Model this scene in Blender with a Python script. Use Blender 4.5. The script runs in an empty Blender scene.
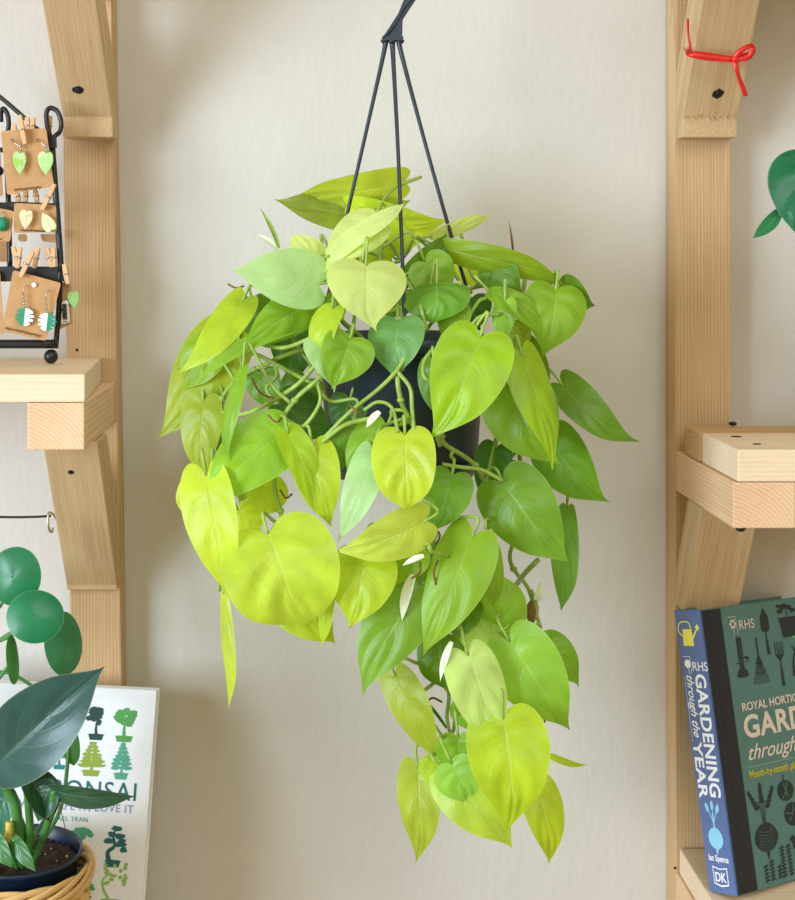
import bpy, bmesh, math, random
from mathutils import Vector, Matrix, noise
S = bpy.context.scene
COL = S.collection
rnd = random.Random(7)

def lin(c):
    return tuple(((v/255)/12.92 if v <= 10 else ((v/255+.055)/1.055)**2.4) for v in c)

# ------------------------------------------------------------------ camera, world, lights, exposure
cd = bpy.data.cameras.new('camera'); cam = bpy.data.objects.new('camera', cd); COL.objects.link(cam)
cam.location = (0, -1.4, 0); cam.rotation_euler = (math.pi/2, 0, 0)
cd.sensor_fit = 'VERTICAL'; cd.sensor_height = 24; cd.sensor_width = 24
cd.lens = 24*1400/900
cd.shift_x = (397.5-312)/900; cd.shift_y = -200/900
cd.clip_start = .01
S.camera = cam

w = bpy.data.worlds.new('world'); S.world = w; w.use_nodes = True
w.node_tree.nodes['Background'].inputs[0].default_value = (1.0, .86, .52, 1)
w.node_tree.nodes['Background'].inputs[1].default_value = .58

def area(name, loc, tgt, size, power, col, sy=None):
    l = bpy.data.lights.new(name, 'AREA'); l.energy = power; l.color = col; l.size = size
    if sy: l.shape = 'RECTANGLE'; l.size_y = sy
    o = bpy.data.objects.new(name, l); COL.objects.link(o); o.location = loc
    o.rotation_euler = (Vector(tgt)-Vector(loc)).to_track_quat('-Z', 'Y').to_euler()
    return o
area('window_light', (-1.9, -2.0, -.05), (0, 0, -.2), 1.2, 80, (.70, .84, 1.0), 1.3)
area('room_light', (.5, -2.1, 1.2), (0.05, 0, -.35), 1.2, 17, (.88, .94, 1.0))
S.view_settings.view_transform = 'Standard'; S.view_settings.look = 'None'
S.view_settings.exposure = 0.06; S.view_settings.gamma = 1; S.view_settings.use_curve_mapping = False

# ------------------------------------------------------------------ helpers
WM = {}
def W(px, py, d):
    s = 1.4-d
    return Vector(((px-312)/1400*s, -d, (250-py)/1400*s))

def link(name, mesh, mat=None, parent=None, M=None):
    o = bpy.data.objects.new(name, mesh); COL.objects.link(o)
    M = M or Matrix.Identity(4)
    if mat and mesh and not mesh.materials: mesh.materials.append(mat)
    if parent:
        o.parent = parent; o.matrix_parent_inverse = WM[parent.name].inverted()
    o.matrix_basis = M; WM[o.name] = M.copy()
    return o

def root(name, loc, label, cat, group=None):
    o = link(name, None, M=Matrix.Translation(Vector(loc)))
    o.empty_display_size = .02
    return tag(o, label, cat, group)

def tag(o, label, cat, group=None):
    o['label'] = label; o['category'] = cat
    if group: o['group'] = group
    return o

def B2M(bm, smooth=False, name='mesh'):
    bmesh.ops.recalc_face_normals(bm, faces=bm.faces)
    me = bpy.data.meshes.new(name); bm.to_mesh(me); bm.free()
    if smooth:
        for p in me.polygons: p.use_smooth = True
    return me

def obj(name, bm, mat, parent=None, smooth=False, M=None):
    return link(name, B2M(bm, smooth, name), mat, parent, M)

def catmull(pts, n=8):
    pts = [Vector(p) for p in pts]
    if len(pts) < 3:
        return [pts[0].lerp(pts[-1], i/n) for i in range(n+1)]
    P = [pts[0]*2-pts[1]]+pts+[pts[-1]*2-pts[-2]]
    out = []
    for i in range(1, len(P)-2):
        for k in range(n):
            t = k/n
            a, b, c, d = P[i-1], P[i], P[i+1], P[i+2]
            out.append(.5*((2*b)+(c-a)*t+(2*a-5*b+4*c-d)*t*t+(3*b-a-3*c+d)*t**3))
    out.append(pts[-1])
    return out

def tube(bm, pts, r, seg=8, n=8, smooth_path=True, flat=1.0):
    P = catmull(pts, n) if smooth_path else [Vector(p) for p in pts]
    N = len(P)
    rr = r if callable(r) else (lambda t: r)
    prev = None; rings = []
    up = Vector((0.01, 0.02, 1))
    for i, p in enumerate(P):
        t = (P[min(i+1, N-1)]-P[max(i-1, 0)])
        if t.length < 1e-9: t = Vector((0, 0, 1))
        t.normalize()
        if prev is None:
            a = t.orthogonal().normalized()
        else:
            a = prev-t*prev.dot(t); a = a.normalized() if a.length > 1e-6 else t.orthogonal().normalized()
        prev = a; b = t.cross(a)
        R_ = rr(i/(N-1))
        rings.append([bm.verts.new(p+(a*math.cos(q)*R_+b*math.sin(q)*R_*flat)) for q in [2*math.pi*j/seg for j in range(seg)]])
    for i in range(N-1):
        for j in range(seg):
            bm.faces.new((rings[i][j], rings[i][(j+1) % seg], rings[i+1][(j+1) % seg], rings[i+1][j]))
    bm.faces.new(rings[0]); bm.faces.new(rings[-1][::-1])
    return bm

def tubeobj(name, pts, r, mat, parent=None, seg=8, n=8, sp=True, flat=1.0):
    return obj(name, tube(bmesh.new(), pts, r, seg, n, sp, flat), mat, parent, True)

def ball(bm, c, r, sc=(1, 1, 1), u=16, v=10):
    res = bmesh.ops.create_uvsphere(bm, u_segments=u, v_segments=v, radius=r)
    for x in res['verts']:
        x.co = Vector((x.co.x*sc[0], x.co.y*sc[1], x.co.z*sc[2]))+Vector(c)
    return bm

def lathe(bm, prof, c, seg=48, jit=0):
    rings = []
    for r, z in prof:
        rings.append([bm.verts.new(Vector(c)+Vector((r*math.cos(2*math.pi*j/seg), r*math.sin(2*math.pi*j/seg), z))) for j in range(seg)])
    for a, b in zip(rings, rings[1:]):
        for j in range(seg):
            bm.faces.new((a[j], a[(j+1) % seg], b[(j+1) % seg], b[j]))
    return bm

def prism(sections, mat_axis):
    """sections: list of two equal polygons (world) -> bmesh solid"""
    bm = bmesh.new()
    A = [bm.verts.new(p) for p in sections[0]]; B = [bm.verts.new(p) for p in sections[1]]
    n = len(A)
    bm.faces.new(A); bm.faces.new(B[::-1])
    for i in range(n): bm.faces.new((A[i], B[i], B[(i+1) % n], A[(i+1) % n]))
    return bm

def align(name, bm, axis, mat, parent=None, bev=.0012):
    """object frame with local X along the grain, so that the wood texture follows the timber"""
    if bev:
        bmesh.ops.recalc_face_normals(bm, faces=bm.faces)
        bmesh.ops.bevel(bm, geom=list(bm.edges)+list(bm.verts), offset=bev, segments=2, affect='EDGES', profile=.6)
    X = Vector(axis).normalized()
    ref = Vector((0, 1, 0)) if abs(X.y) < .9 else Vector((0, 0, 1))
    Y = (ref-X*X.dot(ref)).normalized(); Z = X.cross(Y)
    c = sum((v.co for v in bm.verts), Vector())/len(bm.verts)
    M = Matrix((X, Y, Z)).transposed().to_4x4(); M.translation = c
    Mi = M.inverted()
    for v in bm.verts: v.co = Mi @ v.co
    return obj(name, bm, mat, parent, False, M)

def boxpts(x0, x1, d0, d1, z0, z1):
    return [[Vector((x0, -d0, z0)), Vector((x1, -d0, z0)), Vector((x1, -d0, z1)), Vector((x0, -d0, z1))],
            [Vector((x0, -d1, z0)), Vector((x1, -d1, z0)), Vector((x1, -d1, z1)), Vector((x0, -d1, z1))]]

# ------------------------------------------------------------------ materials
def newmat(name):
    m = bpy.data.materials.new(name); m.use_nodes = True
    nt = m.node_tree; b = nt.nodes['Principled BSDF']
    return m, nt, b
def nd(nt, t, **k):
    n = nt.nodes.new(t)
    for a, v in k.items(): setattr(n, a, v)
    return n
def ramp(nt, stops):
    r = nt.nodes.new('ShaderNodeValToRGB'); e = r.color_ramp.elements
    while len(e) < len(stops): e.new(.5)
    for i, (p, c) in enumerate(stops):
        e[i].position = p; e[i].color = (*c, 1)
    return r
def mixc(nt, a, b, fac, mode='MIX'):
    m = nt.nodes.new('ShaderNodeMix'); m.data_type = 'RGBA'; m.blend_type = mode
    for sock, v in ((m.inputs[0], fac), (m.inputs[6], a), (m.inputs[7], b)):
        if isinstance(v, (int, float)): sock.default_value = v
        elif isinstance(v, tuple): sock.default_value = (*v, 1)
        else: nt.links.new(v, sock)
    return m.outputs[2]
def mth(nt, op, a, b=None, c=None, clamp=False):
    m = nt.nodes.new('ShaderNodeMath'); m.operation = op; m.use_clamp = clamp
    for i, v in enumerate((a, b, c)):
        if v is None: continue
        if isinstance(v, (int, float)): m.inputs[i].default_value = v
        else: nt.links.new(v, m.inputs[i])
    return m.outputs[0]
def bump(nt, b, h, strength, dist=.001):
    n = nt.nodes.new('ShaderNodeBump'); n.inputs['Strength'].default_value = strength; n.inputs['Distance'].default_value = dist
    nt.links.new(h, n.inputs['Height']); nt.links.new(n.outputs[0], b.inputs['Normal'])

def plain(name, c, rough=.5, var=.08, scale=60, spec=.5, metal=0, bmp=0, trans=0):
    m, nt, b = newmat(name)
    tc = nd(nt, 'ShaderNodeTexCoord'); nz = nd(nt, 'ShaderNodeTexNoise'); nz.inputs['Scale'].default_value = scale; nz.inputs['Detail'].default_value = 4
    nt.links.new(tc.outputs['Object'], nz.inputs['Vector'])
    c = lin(c)
    r = ramp(nt, [(.3, tuple(v*(1-var) for v in c)), (.7, tuple(min(1, v*(1+var)) for v in c))])
    nt.links.new(nz.outputs['Fac'], r.inputs[0]); nt.links.new(r.outputs[0], b.inputs['Base Color'])
    b.inputs['Roughness'].default_value = rough; b.inputs['Metallic'].default_value = metal
    b.inputs['Specular IOR Level'].default_value = spec
    if bmp: bump(nt, b, nz.outputs['Fac'], bmp)
    return m

def wood(name, light, dark, off=(0, .05, .07), sc=75, contrast=1., streak=.5):
    m, nt, b = newmat(name)
    tc = nd(nt, 'ShaderNodeTexCoord')
    oi = nd(nt, 'ShaderNodeObjectInfo')
    mp = nd(nt, 'ShaderNodeMapping'); mp.inputs['Location'].default_value = off; mp.inputs['Scale'].default_value = (.12, 1, 1)
    mp.inputs['Rotation'].default_value = (0, .02, .05)
    nt.links.new(tc.outputs['Object'], mp.inputs['Vector'])
    wv = nd(nt, 'ShaderNodeTexWave', wave_type='RINGS', rings_direction='X', wave_profile='SAW')
    wv.inputs['Scale'].default_value = sc; wv.inputs['Distortion'].default_value = 3.2; wv.inputs['Detail'].default_value = 2.5
    wv.inputs['Detail Scale'].default_value = .35
    nt.links.new(mp.outputs[0], wv.inputs['Vector'])
    mp2 = nd(nt, 'ShaderNodeMapping'); mp2.inputs['Scale'].default_value = (.02, 1, 1)
    nt.links.new(tc.outputs['Object'], mp2.inputs['Vector'])
    n2 = nd(nt, 'ShaderNodeTexNoise'); n2.inputs['Scale'].default_value = 700; n2.inputs['Detail'].default_value = 3
    nt.links.new(mp2.outputs[0], n2.inputs['Vector'])
    n3 = nd(nt, 'ShaderNodeTexNoise'); n3.inputs['Scale'].default_value = 14; n3.inputs['Detail'].default_value = 5
    mp3 = nd(nt, 'ShaderNodeMapping'); mp3.inputs['Scale'].default_value = (.4, 1, 1)
    nt.links.new(tc.outputs['Object'], mp3.inputs['Vector']); nt.links.new(mp3.outputs[0], n3.inputs['Vector'])
    L, D = lin(light), lin(dark)
    f = mth(nt, 'MULTIPLY', wv.outputs['Fac'], .55*contrast)
    f = mth(nt, 'ADD', f, mth(nt, 'MULTIPLY', mth(nt, 'SUBTRACT', n2.outputs['Fac'], .5), streak))
    f = mth(nt, 'ADD', f, mth(nt, 'MULTIPLY', mth(nt, 'SUBTRACT', n3.outputs['Fac'], .5), .9), clamp=True)
    c = mixc(nt, L, D, f)
    nt.links.new(c, b.inputs['Base Color']); b.inputs['Roughness'].default_value = .62; b.inputs['Specular IOR Level'].default_value = .25
    bump(nt, b, f, .25, .0006)
    return m

def leafmat(name, gloss=.42, transl=.35, vein=.22, var=.16):
    m, nt, b = newmat(name)
    oi = nd(nt, 'ShaderNodeObjectInfo'); uv = nd(nt, 'ShaderNodeUVMap'); uv.uv_map = 'UVMap'
    sp = nd(nt, 'ShaderNodeSeparateXYZ'); nt.links.new(uv.outputs[0], sp.inputs[0])
    s, k = sp.outputs[0], sp.outputs[1]
    tc = nd(nt, 'ShaderNodeTexCoord')
    nz = nd(nt, 'ShaderNodeTexNoise'); nz.inputs['Scale'].default_value = 38; nz.inputs['Detail'].default_value = 5
    nt.links.new(tc.outputs['Object'], nz.inputs['Vector'])
    fn = nd(nt, 'ShaderNodeTexNoise'); fn.inputs['Scale'].default_value = 900; fn.inputs['Detail'].default_value = 2
    nt.links.new(tc.outputs['Object'], fn.inputs['Vector'])
    # mottled blade
    v1 = mth(nt, 'MULTIPLY_ADD', mth(nt, 'SUBTRACT', nz.outputs['Fac'], .5), var*3.2, 1.0)
    v2 = mth(nt, 'MULTIPLY_ADD', mth(nt, 'SUBTRACT', fn.outputs['Fac'], .5), .18, v1)
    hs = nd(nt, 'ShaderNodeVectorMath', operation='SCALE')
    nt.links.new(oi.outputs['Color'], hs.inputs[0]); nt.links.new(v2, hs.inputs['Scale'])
    # lateral veins: thin pale lines running from midrib to margin
    ph = mth(nt, 'ADD', mth(nt, 'MULTIPLY', s, 8.0), mth(nt, 'MULTIPLY', k, -2.3))
    sn = mth(nt, 'ABSOLUTE', mth(nt, 'SINE', mth(nt, 'MULTIPLY', ph, math.pi)))
    vf = mth(nt, 'SUBTRACT', 1.0, mth(nt, 'MULTIPLY', sn, 3.2), clamp=True)
    vf = mth(nt, 'MULTIPLY', vf, mth(nt, 'SUBTRACT', 1.0, k, clamp=True))
    vf = mth(nt, 'MULTIPLY', vf, mth(nt, 'MULTIPLY', mth(nt, 'SUBTRACT', s, .16), 4, clamp=True))
    mid = mth(nt, 'SUBTRACT', 1.0, mth(nt, 'MULTIPLY', k, 16.0), clamp=True)
    edge = mth(nt, 'MULTIPLY', mth(nt, 'SUBTRACT', k, .965, clamp=True), 22, clamp=True)
    f = mth(nt, 'ADD', mth(nt, 'MULTIPLY', vf, vein), mth(nt, 'MULTIPLY', mid, vein*2.0), clamp=True)
    f = mth(nt, 'ADD', f, mth(nt, 'MULTIPLY', edge, .45), clamp=True)
    pale = mixc(nt, hs.outputs[0], (.78, .86, .42), .55)
    c = mixc(nt, hs.outputs[0], pale, f)
    nt.links.new(c, b.inputs['Base Color'])
    b.inputs['Roughness'].default_value = gloss; b.inputs['Specular IOR Level'].default_value = .45
    h = mth(nt, 'ADD', mth(nt, 'MULTIPLY', vf, -5*vein), mth(nt, 'ADD', mth(nt, 'MULTIPLY', mid, -1.), mth(nt, 'MULTIPLY', nz.outputs['Fac'], 1.2)))
    bump(nt, b, h, .35, .0012)
    tr = nd(nt, 'ShaderNodeBsdfTranslucent')
    tcx = mixc(nt, c, (1.0, 1.0, .25), .55, 'MULTIPLY')
    br = nd(nt, 'ShaderNodeVectorMath', operation='SCALE'); br.inputs['Scale'].default_value = 1.35
    nt.links.new(tcx, br.inputs[0]); nt.links.new(br.outputs[0], tr.inputs['Color'])
    mx = nd(nt, 'ShaderNodeMixShader'); mx.inputs[0].default_value = transl
    out = nt.nodes['Material Output']
    nt.links.new(b.outputs[0], mx.inputs[1]); nt.links.new(tr.outputs[0], mx.inputs[2]); nt.links.new(mx.outputs[0], out.inputs['Surface'])
    return m

def wallmat():
    m, nt, b = newmat('painted_plaster')
    tc = nd(nt, 'ShaderNodeTexCoord')
    n1 = nd(nt, 'ShaderNodeTexNoise'); n1.inputs['Scale'].default_value = 5; n1.inputs['Detail'].default_value = 6
    n2 = nd(nt, 'ShaderNodeTexNoise'); n2.inputs['Scale'].default_value = 120; n2.inputs['Detail'].default_value = 5
    mp = nd(nt, 'ShaderNodeMapping'); mp.inputs['Scale'].default_value = (1, 1, .45)
    nt.links.new(tc.outputs['Object'], mp.inputs[0]); nt.links.new(mp.outputs[0], n2.inputs[0]); nt.links.new(tc.outputs['Object'], n1.inputs[0])
    r = ramp(nt, [(.3, lin((204, 200, 193))), (.7, lin((214, 210, 203)))])
    nt.links.new(n1.outputs['Fac'], r.inputs[0]); nt.links.new(r.outputs[0], b.inputs['Base Color'])
    b.inputs['Roughness'].default_value = .75; b.inputs['Specular IOR Level'].default_value = .2
    bump(nt, b, mth(nt, 'ADD', n2.outputs['Fac'], mth(nt, 'MULTIPLY', n1.outputs['Fac'], 4)), .35, .0022)
    return m

M_wall = wallmat()
M_floor = wood('floor_wood', (170, 130, 90), (120, 85, 55), sc=20)
M_post = wood('pine_post', (212, 180, 138), (174, 132, 90), (0, .012, .16), sc=95, streak=.8)
M_beam = wood('pine_beam', (234, 200, 162), (196, 146, 104), (0, .045, .035), sc=95, contrast=.9, streak=.8)
M_brace = wood('pine_brace', (206, 178, 136), (160, 126, 86), (0, .035, .4), sc=130, contrast=.7, streak=1.1)
M_board = wood('pine_board', (236, 214, 184), (208, 170, 130), (0, .02, .12), sc=80, contrast=.5, streak=.9)
M_aged = wood('pine_aged', (204, 164, 112), (160, 116, 72), (0, .02, .12), sc=80, contrast=.6, streak=.9)
M_blackm = plain('black_metal', (24, 25, 28), .35, .1)
M_screw = plain('screw_black', (14, 14, 18), .5, .2, 400)
M_hole = plain('screw_recess', (40, 26, 16), .9, .3, 400)
M_plastic = plain('black_plastic', (38, 50, 66), .38, .08, 40)
M_potblue = plain('dark_pot_plastic', (34, 48, 64), .42, .15, 50, bmp=.05)
M_soil = plain('soil', (52, 38, 28), .95, .6, 220, bmp=1)
M_leaf = leafmat('philodendron_leaf', .38, .36, .14, .2)
M_leafd = leafmat('dark_leaf', .3, .12, .07, .25)
M_coin = leafmat('round_leaf', .32, .12, 0.0, .25)
M_stem = plain('green_stem', (150, 178, 78), .45, .2, 90)
M_stemd = plain('dark_green_stem', (70, 130, 60), .4, .2, 90)
M_sheath = plain('white_sheath', (226, 230, 205), .5, .06, 90)
M_brown = plain('brown_node', (120, 84, 46), .8, .3, 200)
M_red = plain('red_ribbon', (222, 36, 30), .35, .08)
M_card = plain('kraft_card', (190, 146, 98), .85, .07, 220)
M_white = plain('white_paint', (240, 240, 238), .5, .02)
M_peg = wood('peg_wood', (226, 186, 142), (196, 150, 104), (0, .01, .02), sc=200)
M_silver = plain('silver_wire', (190, 186, 180), .25, .05, metal=1)
M_ink = plain('black_ink', (42, 34, 28), .7, .05)

# ------------------------------------------------------------------ structure
bm = bmesh.new()
for p in [(-2.2, 0, -1.5), (2.2, 0, -1.5), (2.2, 0, 1.6), (-2.2, 0, 1.6)]: bm.verts.new(p)
for p in [(-2.2, .1, -1.5), (2.2, .1, -1.5), (2.2, .1, 1.6), (-2.2, .1, 1.6)]: bm.verts.new(p)
v = list(bm.verts)
bm.faces.new(v[:4]); bm.faces.new(v[4:][::-1])
for i in range(4): bm.faces.new((v[i], v[i+4], v[(i+1) % 4+4], v[(i+1) % 4]))
o = obj('wall_back', bm, M_wall); o['kind'] = 'structure'
bm = prism(boxpts(-2.2, 2.2, 0, 4, -1.52, -1.5), None)
o = align('floor', bm, (1, 0, 0), M_floor, None, 0); o['kind'] = 'structure'

# ------------------------------------------------------------------ shelf units
def board(name, x0, x1, d0, d1, z0, z1, axis, mat, parent, bev=.0012, skew=0, lean=0):
    s = boxpts(x0, x1, d0, d1, z0, z1)
    if skew:  # right end runs slightly out of square
        for p in (s[0][1], s[0][2]): p.x -= skew
    if lean:
        for q in s:
            for p in q: p.x += (.17-p.z)*lean
    return align(name, prism(s, None), axis, mat, parent, bev)

def brace(x0, x1, top, bot, facet, thick, parent, mat, dx=0):
    """diagonal timber: front face from top (d,z) to the foot (d,z) with a short upright facet below, cut flush to the post"""
    (dt, zt), (db, zb) = top, bot
    u = Vector((dt-db, zt-zb)).normalized(); nrm = Vector((-u.y, u.x))  # towards wall/up
    bd = .0385
    # profile polygon in (d,z)
    back_shift = thick/max(.2, abs(u.y))
    poly = [(dt, zt), (db, zb), (db, zb-facet), (bd, zb-facet)]
    # line of back face: from (dt-back_shift, zt) parallel to u till d = bd
    bx = dt-back_shift
    if bx > bd:
        t = (bx-bd)/u.x
        poly += [(bd, zt-t*u.y), (bx, zt)]
    else:
        poly += [(bd, zt)]
    A = [Vector((x0+dx*((zt-z)/(zt-zb)), -d, z)) for d, z in poly]
    B = [Vector((x1+dx*((zt-z)/(zt-zb)), -d, z)) for d, z in poly]
    return align('brace', prism([A, B], None), (0, -(dt-db), zt-zb), mat, parent, .0015)

def screw(parent, px, py, d, r=.0042, name='screw'):
    bm = bmesh.new()
    c = W(px, py, d)
    lathe(bm, [(r*1.25, 0), (r*1.15, .0006), (r*.8, .0009), (r*.2, .0002), (0.00001, .0002)], (0, 0, 0), 14)
    M = Matrix.Translation(c) @ Matrix.Rotation(math.radians(90), 4, 'X')
    return obj(name, bm, M_screw, parent, False, M)

def shift_screw(parent, x, d, z, tilt, r=.004):
    bm = bmesh.new()
    bmesh.ops.create_circle(bm, cap_ends=True, radius=r*1.3, segments=12)
    for v_ in bm.verts:
        v_.co += Vector((rnd.uniform(-1, 1), rnd.uniform(-1, 1), 0))*r*.22
    r2 = bmesh.ops.create_uvsphere(bm, u_segments=12, v_segments=6, radius=r*.8)
    for q in r2['verts']: q.co.z *= .35
    M = Matrix.Translation((x, -d-.0004, z)) @ Matrix.Rotation(math.radians(90)+tilt, 4, 'X')
    return obj('screw', bm, M_screw, parent, True, M)

# left unit
LU = root('wall_shelf', (-.218, -.02, -.7), 'pine wall shelf unit at the left, carrying the black earring stand', 'shelf', 'pine wall shelf units')
board('upright_post', -.243, -.194, .0005, .038, -1.48, .42, (0, 0, 1), M_post, LU, lean=.0145)
board('support_beam', -.2395, -.1915, .0385, .223, -.168, -.1285, (0, 1, 0), M_beam, LU)
board('shelf_board', -.95, -.191, .042, .223, -.128, -.1045, (1, 0, 0), M_board, LU, skew=.0135)
b1 = brace(-.2375, -.1885, (.168, -.1685), (.046, -.324), .005, .045, LU, M_brace)
board('support_beam', -.2395, -.1915, .0385, .223, .245, .285, (0, 1, 0), M_beam, LU)
board('shelf_board', -.95, -.191, .042, .223, .286, .31, (1, 0, 0), M_board, LU)
b2 = brace(-.2365, -.189, (.205, .2445), (.072, .126), .019, .045, LU, M_brace)
board('support_beam', -.2395, -.1915, .0385, .223, -.735, -.695, (0, 1, 0), M_beam, LU)
board('shelf_board', -.95, -.10, .042, .25, -.694, -.670, (1, 0, 0), M_board, LU)
# right unit
RU = root('wall_shelf', (.38, -.02, -.7), 'pine wall shelf unit at the right, under the blue-spined book', 'shelf', 'pine wall shelf units')
board('upright_post', .3535, .407, .0005, .038, -1.48, .42, (0, 0, 1), M_post, RU)
board('support_beam', .354, .4065, .0385, .223, -.234, -.1955, (0, 1, 0), M_beam, RU)
board('shelf_board', .358, 1.0, .115, .2225, -.195, -.168, (1, 0, 0), M_board, RU, skew=0)
board('shelf_board', .3565, 1.0, .060, .1125, -.195, -.1685, (1, 0, 0), M_aged, RU)
brace(.354, .4065, (.128, -.2345), (.068, -.341), .004, .042, RU, M_brace)
brace(.354, .4065, (.142, .2445), (.062, .126), .0185, .045, RU, M_brace)
board('support_beam', .354, .4065, .0385, .223, .245, .285, (0, 1, 0), M_beam, RU)
board('shelf_board', .356, 1.0, .042, .223, .286, .31, (1, 0, 0), M_board, RU)
board('support_beam', .354, .4065, .0385, .223, -.645, -.6055, (0, 1, 0), M_beam, RU)
board('shelf_board', .3565, 1.0, .042, .223, -.605, -.5805, (1, 0, 0), M_board, RU)

def on_brace(px, py, p0, p1):
    """point of a brace front face (line p0-p1 in (d,z)) seen at a pixel"""
    k = (250-py)/1400
    (da, za), (db, zb) = p0, p1
    t = (k*(1.4-da)-za)/((zb-za)+k*(db-da))
    d = da+t*(db-da); return (px-312)/1400*(1.4-d), d, za+t*(zb-za)
tl = math.atan2(.122, .15)
for px, py, p0, p1, par, ti in [(71, 472, (.168, -.1685), (.046, -.318), LU, tl), (86.5, 563, (.168, -.1685), (.046, -.318), LU, tl),
                                (78, 90, (.205, .2445), (.072, .126), LU, math.atan2(.133, .118)),
                                (718, 94, (.142, .2445), (.062, .126), RU, math.atan2(.08, .118))]:
    x, d, z = on_brace(px, py, p0, p1)
    shift_screw(par, x, d+.0004, z, ti, .0038)
# screws on right board top
for px, py, d, r in [(736, 436.5, .2, .004), (757, 444, .21, .003)]:
    bm = bmesh.new(); bmesh.ops.create_circle(bm, cap_ends=True, radius=r*1.2, segments=12)
    s = .1678/(py-250)*1400
    obj('screw', bm, M_screw, RU, False, Matrix.Translation(((px-312)/1400*s, -(1.4-s), -.1676)))
x = (719-312)/1400*1.36
obj('screw', ball(bmesh.new(), (.402, -.062, -.166), .004, (1, 1, .5)), M_screw, RU, True)
obj('screw', ball(bmesh.new(), (.363, -.214, -.2355), .0045, (1, 1, .7)), M_screw, RU, True)
for px, py in [(77, 350), (675, 868)]:
    bm = bmesh.new(); bmesh.ops.create_circle(bm, cap_ends=True, radius=.0014, segments=10)
    obj('nail_hole', bm, M_hole, LU if px < 400 else RU, False, Matrix.Translation(W(px, py, .0384)) @ Matrix.Rotation(math.pi/2, 4, 'X'))
# ragged splinters along the foot of the right upper brace
bm = bmesh.new()
for i in range(26):
    px = 684+i*2.1+rnd.uniform(-1, 1); p = W(px, 116+rnd.uniform(-1, 1), .0635)
    q = p+Vector((rnd.uniform(-.002, .002), -.0025, rnd.uniform(-.005, .002)))
    tube(bm, [p, q], .0004, 4, 1)
obj('splinter', bm, M_peg, RU)['kind'] = 'stuff'

# ribbon round the right upper brace
RB = root('ribbon', W(735, 60, .14), 'thin red ribbon tied round the upper brace of the right shelf', 'ribbon')
def ribbon(name, pts, wd, par, nrm=(0, -1, 0)):
    P = catmull(pts, 8); bm = bmesh.new(); prev = None
    for i, p in enumerate(P):
        t = (P[min(i+1, len(P)-1)]-P[max(i-1, 0)]).normalized()
        s_ = t.cross(Vector(nrm)).normalized()*wd*(.9+.1*math.sin(i*.35))
        a, b = bm.verts.new(p+s_), bm.verts.new(p-s_)
        if prev: bm.faces.new((prev[0], prev[1], b, a))
        prev = (a, b)
    o_ = obj(name, bm, M_red, par, True)
    m_ = o_.modifiers.new('t', 'SOLIDIFY'); m_.thickness = .0006
    return o_
ribbon('band', [W(686, 49, .08), W(688, 52, .105), W(691, 54, .118), W(712, 57, .119), W(734, 59, .119), W(748, 56, .119), W(750, 54, .10), W(747, 53, .08)], .0036, RB)
ribbon('loop', [W(734, 59, .123), W(742, 50, .127), W(751, 46, .126), W(752, 53, .126), W(745, 58, .124), W(735, 59, .123)], .0028, RB)
ribbon('tail', [W(735, 59, .122), W(737, 70, .122), W(740, 80, .118), W(746, 96, .112)], .0022, RB)
ribbon('tail', [W(691, 53, .119), W(690, 44, .121), W(688.5, 34, .12), W(688, 19, .12)], .0012, RB, (.5, -1, 0))
obj('knot', ball(bmesh.new(), W(735, 59, .123), .0032, (1, .7, .9)), M_red, RB, True)

# wire and hook at left
LW = root('wire_line', W(50, 517, .09), 'thin dark wire stretched to a small hook beside the left brace', 'wire')
tubeobj('wire', [W(-60, 515, .09), W(0, 517, .09), W(30, 517, .09), W(51, 516, .09)], .0011, M_blackm, LW)
tubeobj('hook', [W(57, 520, .088), W(53, 514, .09), W(49, 513, .092), W(48, 520, .094), W(49, 529, .094), W(52, 532, .092), W(53, 528, .09)], .0012, M_silver, LW)

# ------------------------------------------------------------------ hanging philodendron
PL = root('hanging_plant', W(400, 468, .17), 'lime-green heart-leaved trailing plant in a dark hanging pot', 'plant')
PC = W(402, 335, .17)
bm = bmesh.new()
lathe(bm, [(.001, -.118), (.060, -.118), (.0635, -.114), (.0665, -.10), (.072, -.012), (.0735, -.012), (.0752, -.010), (.0755, -.001), (.0745, .0005), (.072, .0), (.0705, -.012), (.069, -.03), (.001, -.03)], PC, 64)
pot = obj('pot', bm, M_potblue, PL, True)
bm = bmesh.new()
lathe(bm, [(.001, -.122), (.062, -.122), (.068, -.110), (.0695, -.106), (.067, -.107), (.060, -.1185), (.001, -.1185)], PC, 64)
obj('saucer', bm, M_potblue, PL, True)
bm = bmesh.new()
bmesh.ops.create_grid(bm, x_segments=24, y_segments=24, size=.07)
for v_ in list(bm.verts):
    if v_.co.length > .0705: bm.verts.remove(v_)
for v_ in bm.verts:
    v_.co.z = noise.noise(v_.co*120)*.004-.012; v_.co += PC
obj('soil', bm, M_soil, PL, True)
# hanger
J = W(393, 40, .17)
bm = bmesh.new()
prof = [W(382.5, 38, .17), W(402, 38, .17), W(402.5, 20, .17), W(417, -2, .17), W(430, -26, .17), W(424, -44, .17), W(405, -52, .17), W(388, -44, .17),
        W(386, -34, .17), W(390, -33, .17), W(394, -40, .17), W(405, -44, .17), W(417, -38, .17), W(419, -28, .17), W(404, -1, .17), W(398, 14, .17)]
A = [p+Vector((0, -.0035, 0)) for p in prof]; B = [p+Vector((0, .0035, 0)) for p in prof]
bm = prism([A, B], None)
bmesh.ops.recalc_face_normals(bm, faces=bm.faces)
bmesh.ops.bevel(bm, geom=list(bm.edges), offset=.0008, segments=2, affect='EDGES')
hk = obj('hook', bm, M_plastic, PL)
tubeobj('hook_rib', [W(383, 38, .1745), W(393, 27, .1745), W(404, 8, .1745), W(416, -6, .1745)], .0013, M_plastic, hk)
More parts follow.
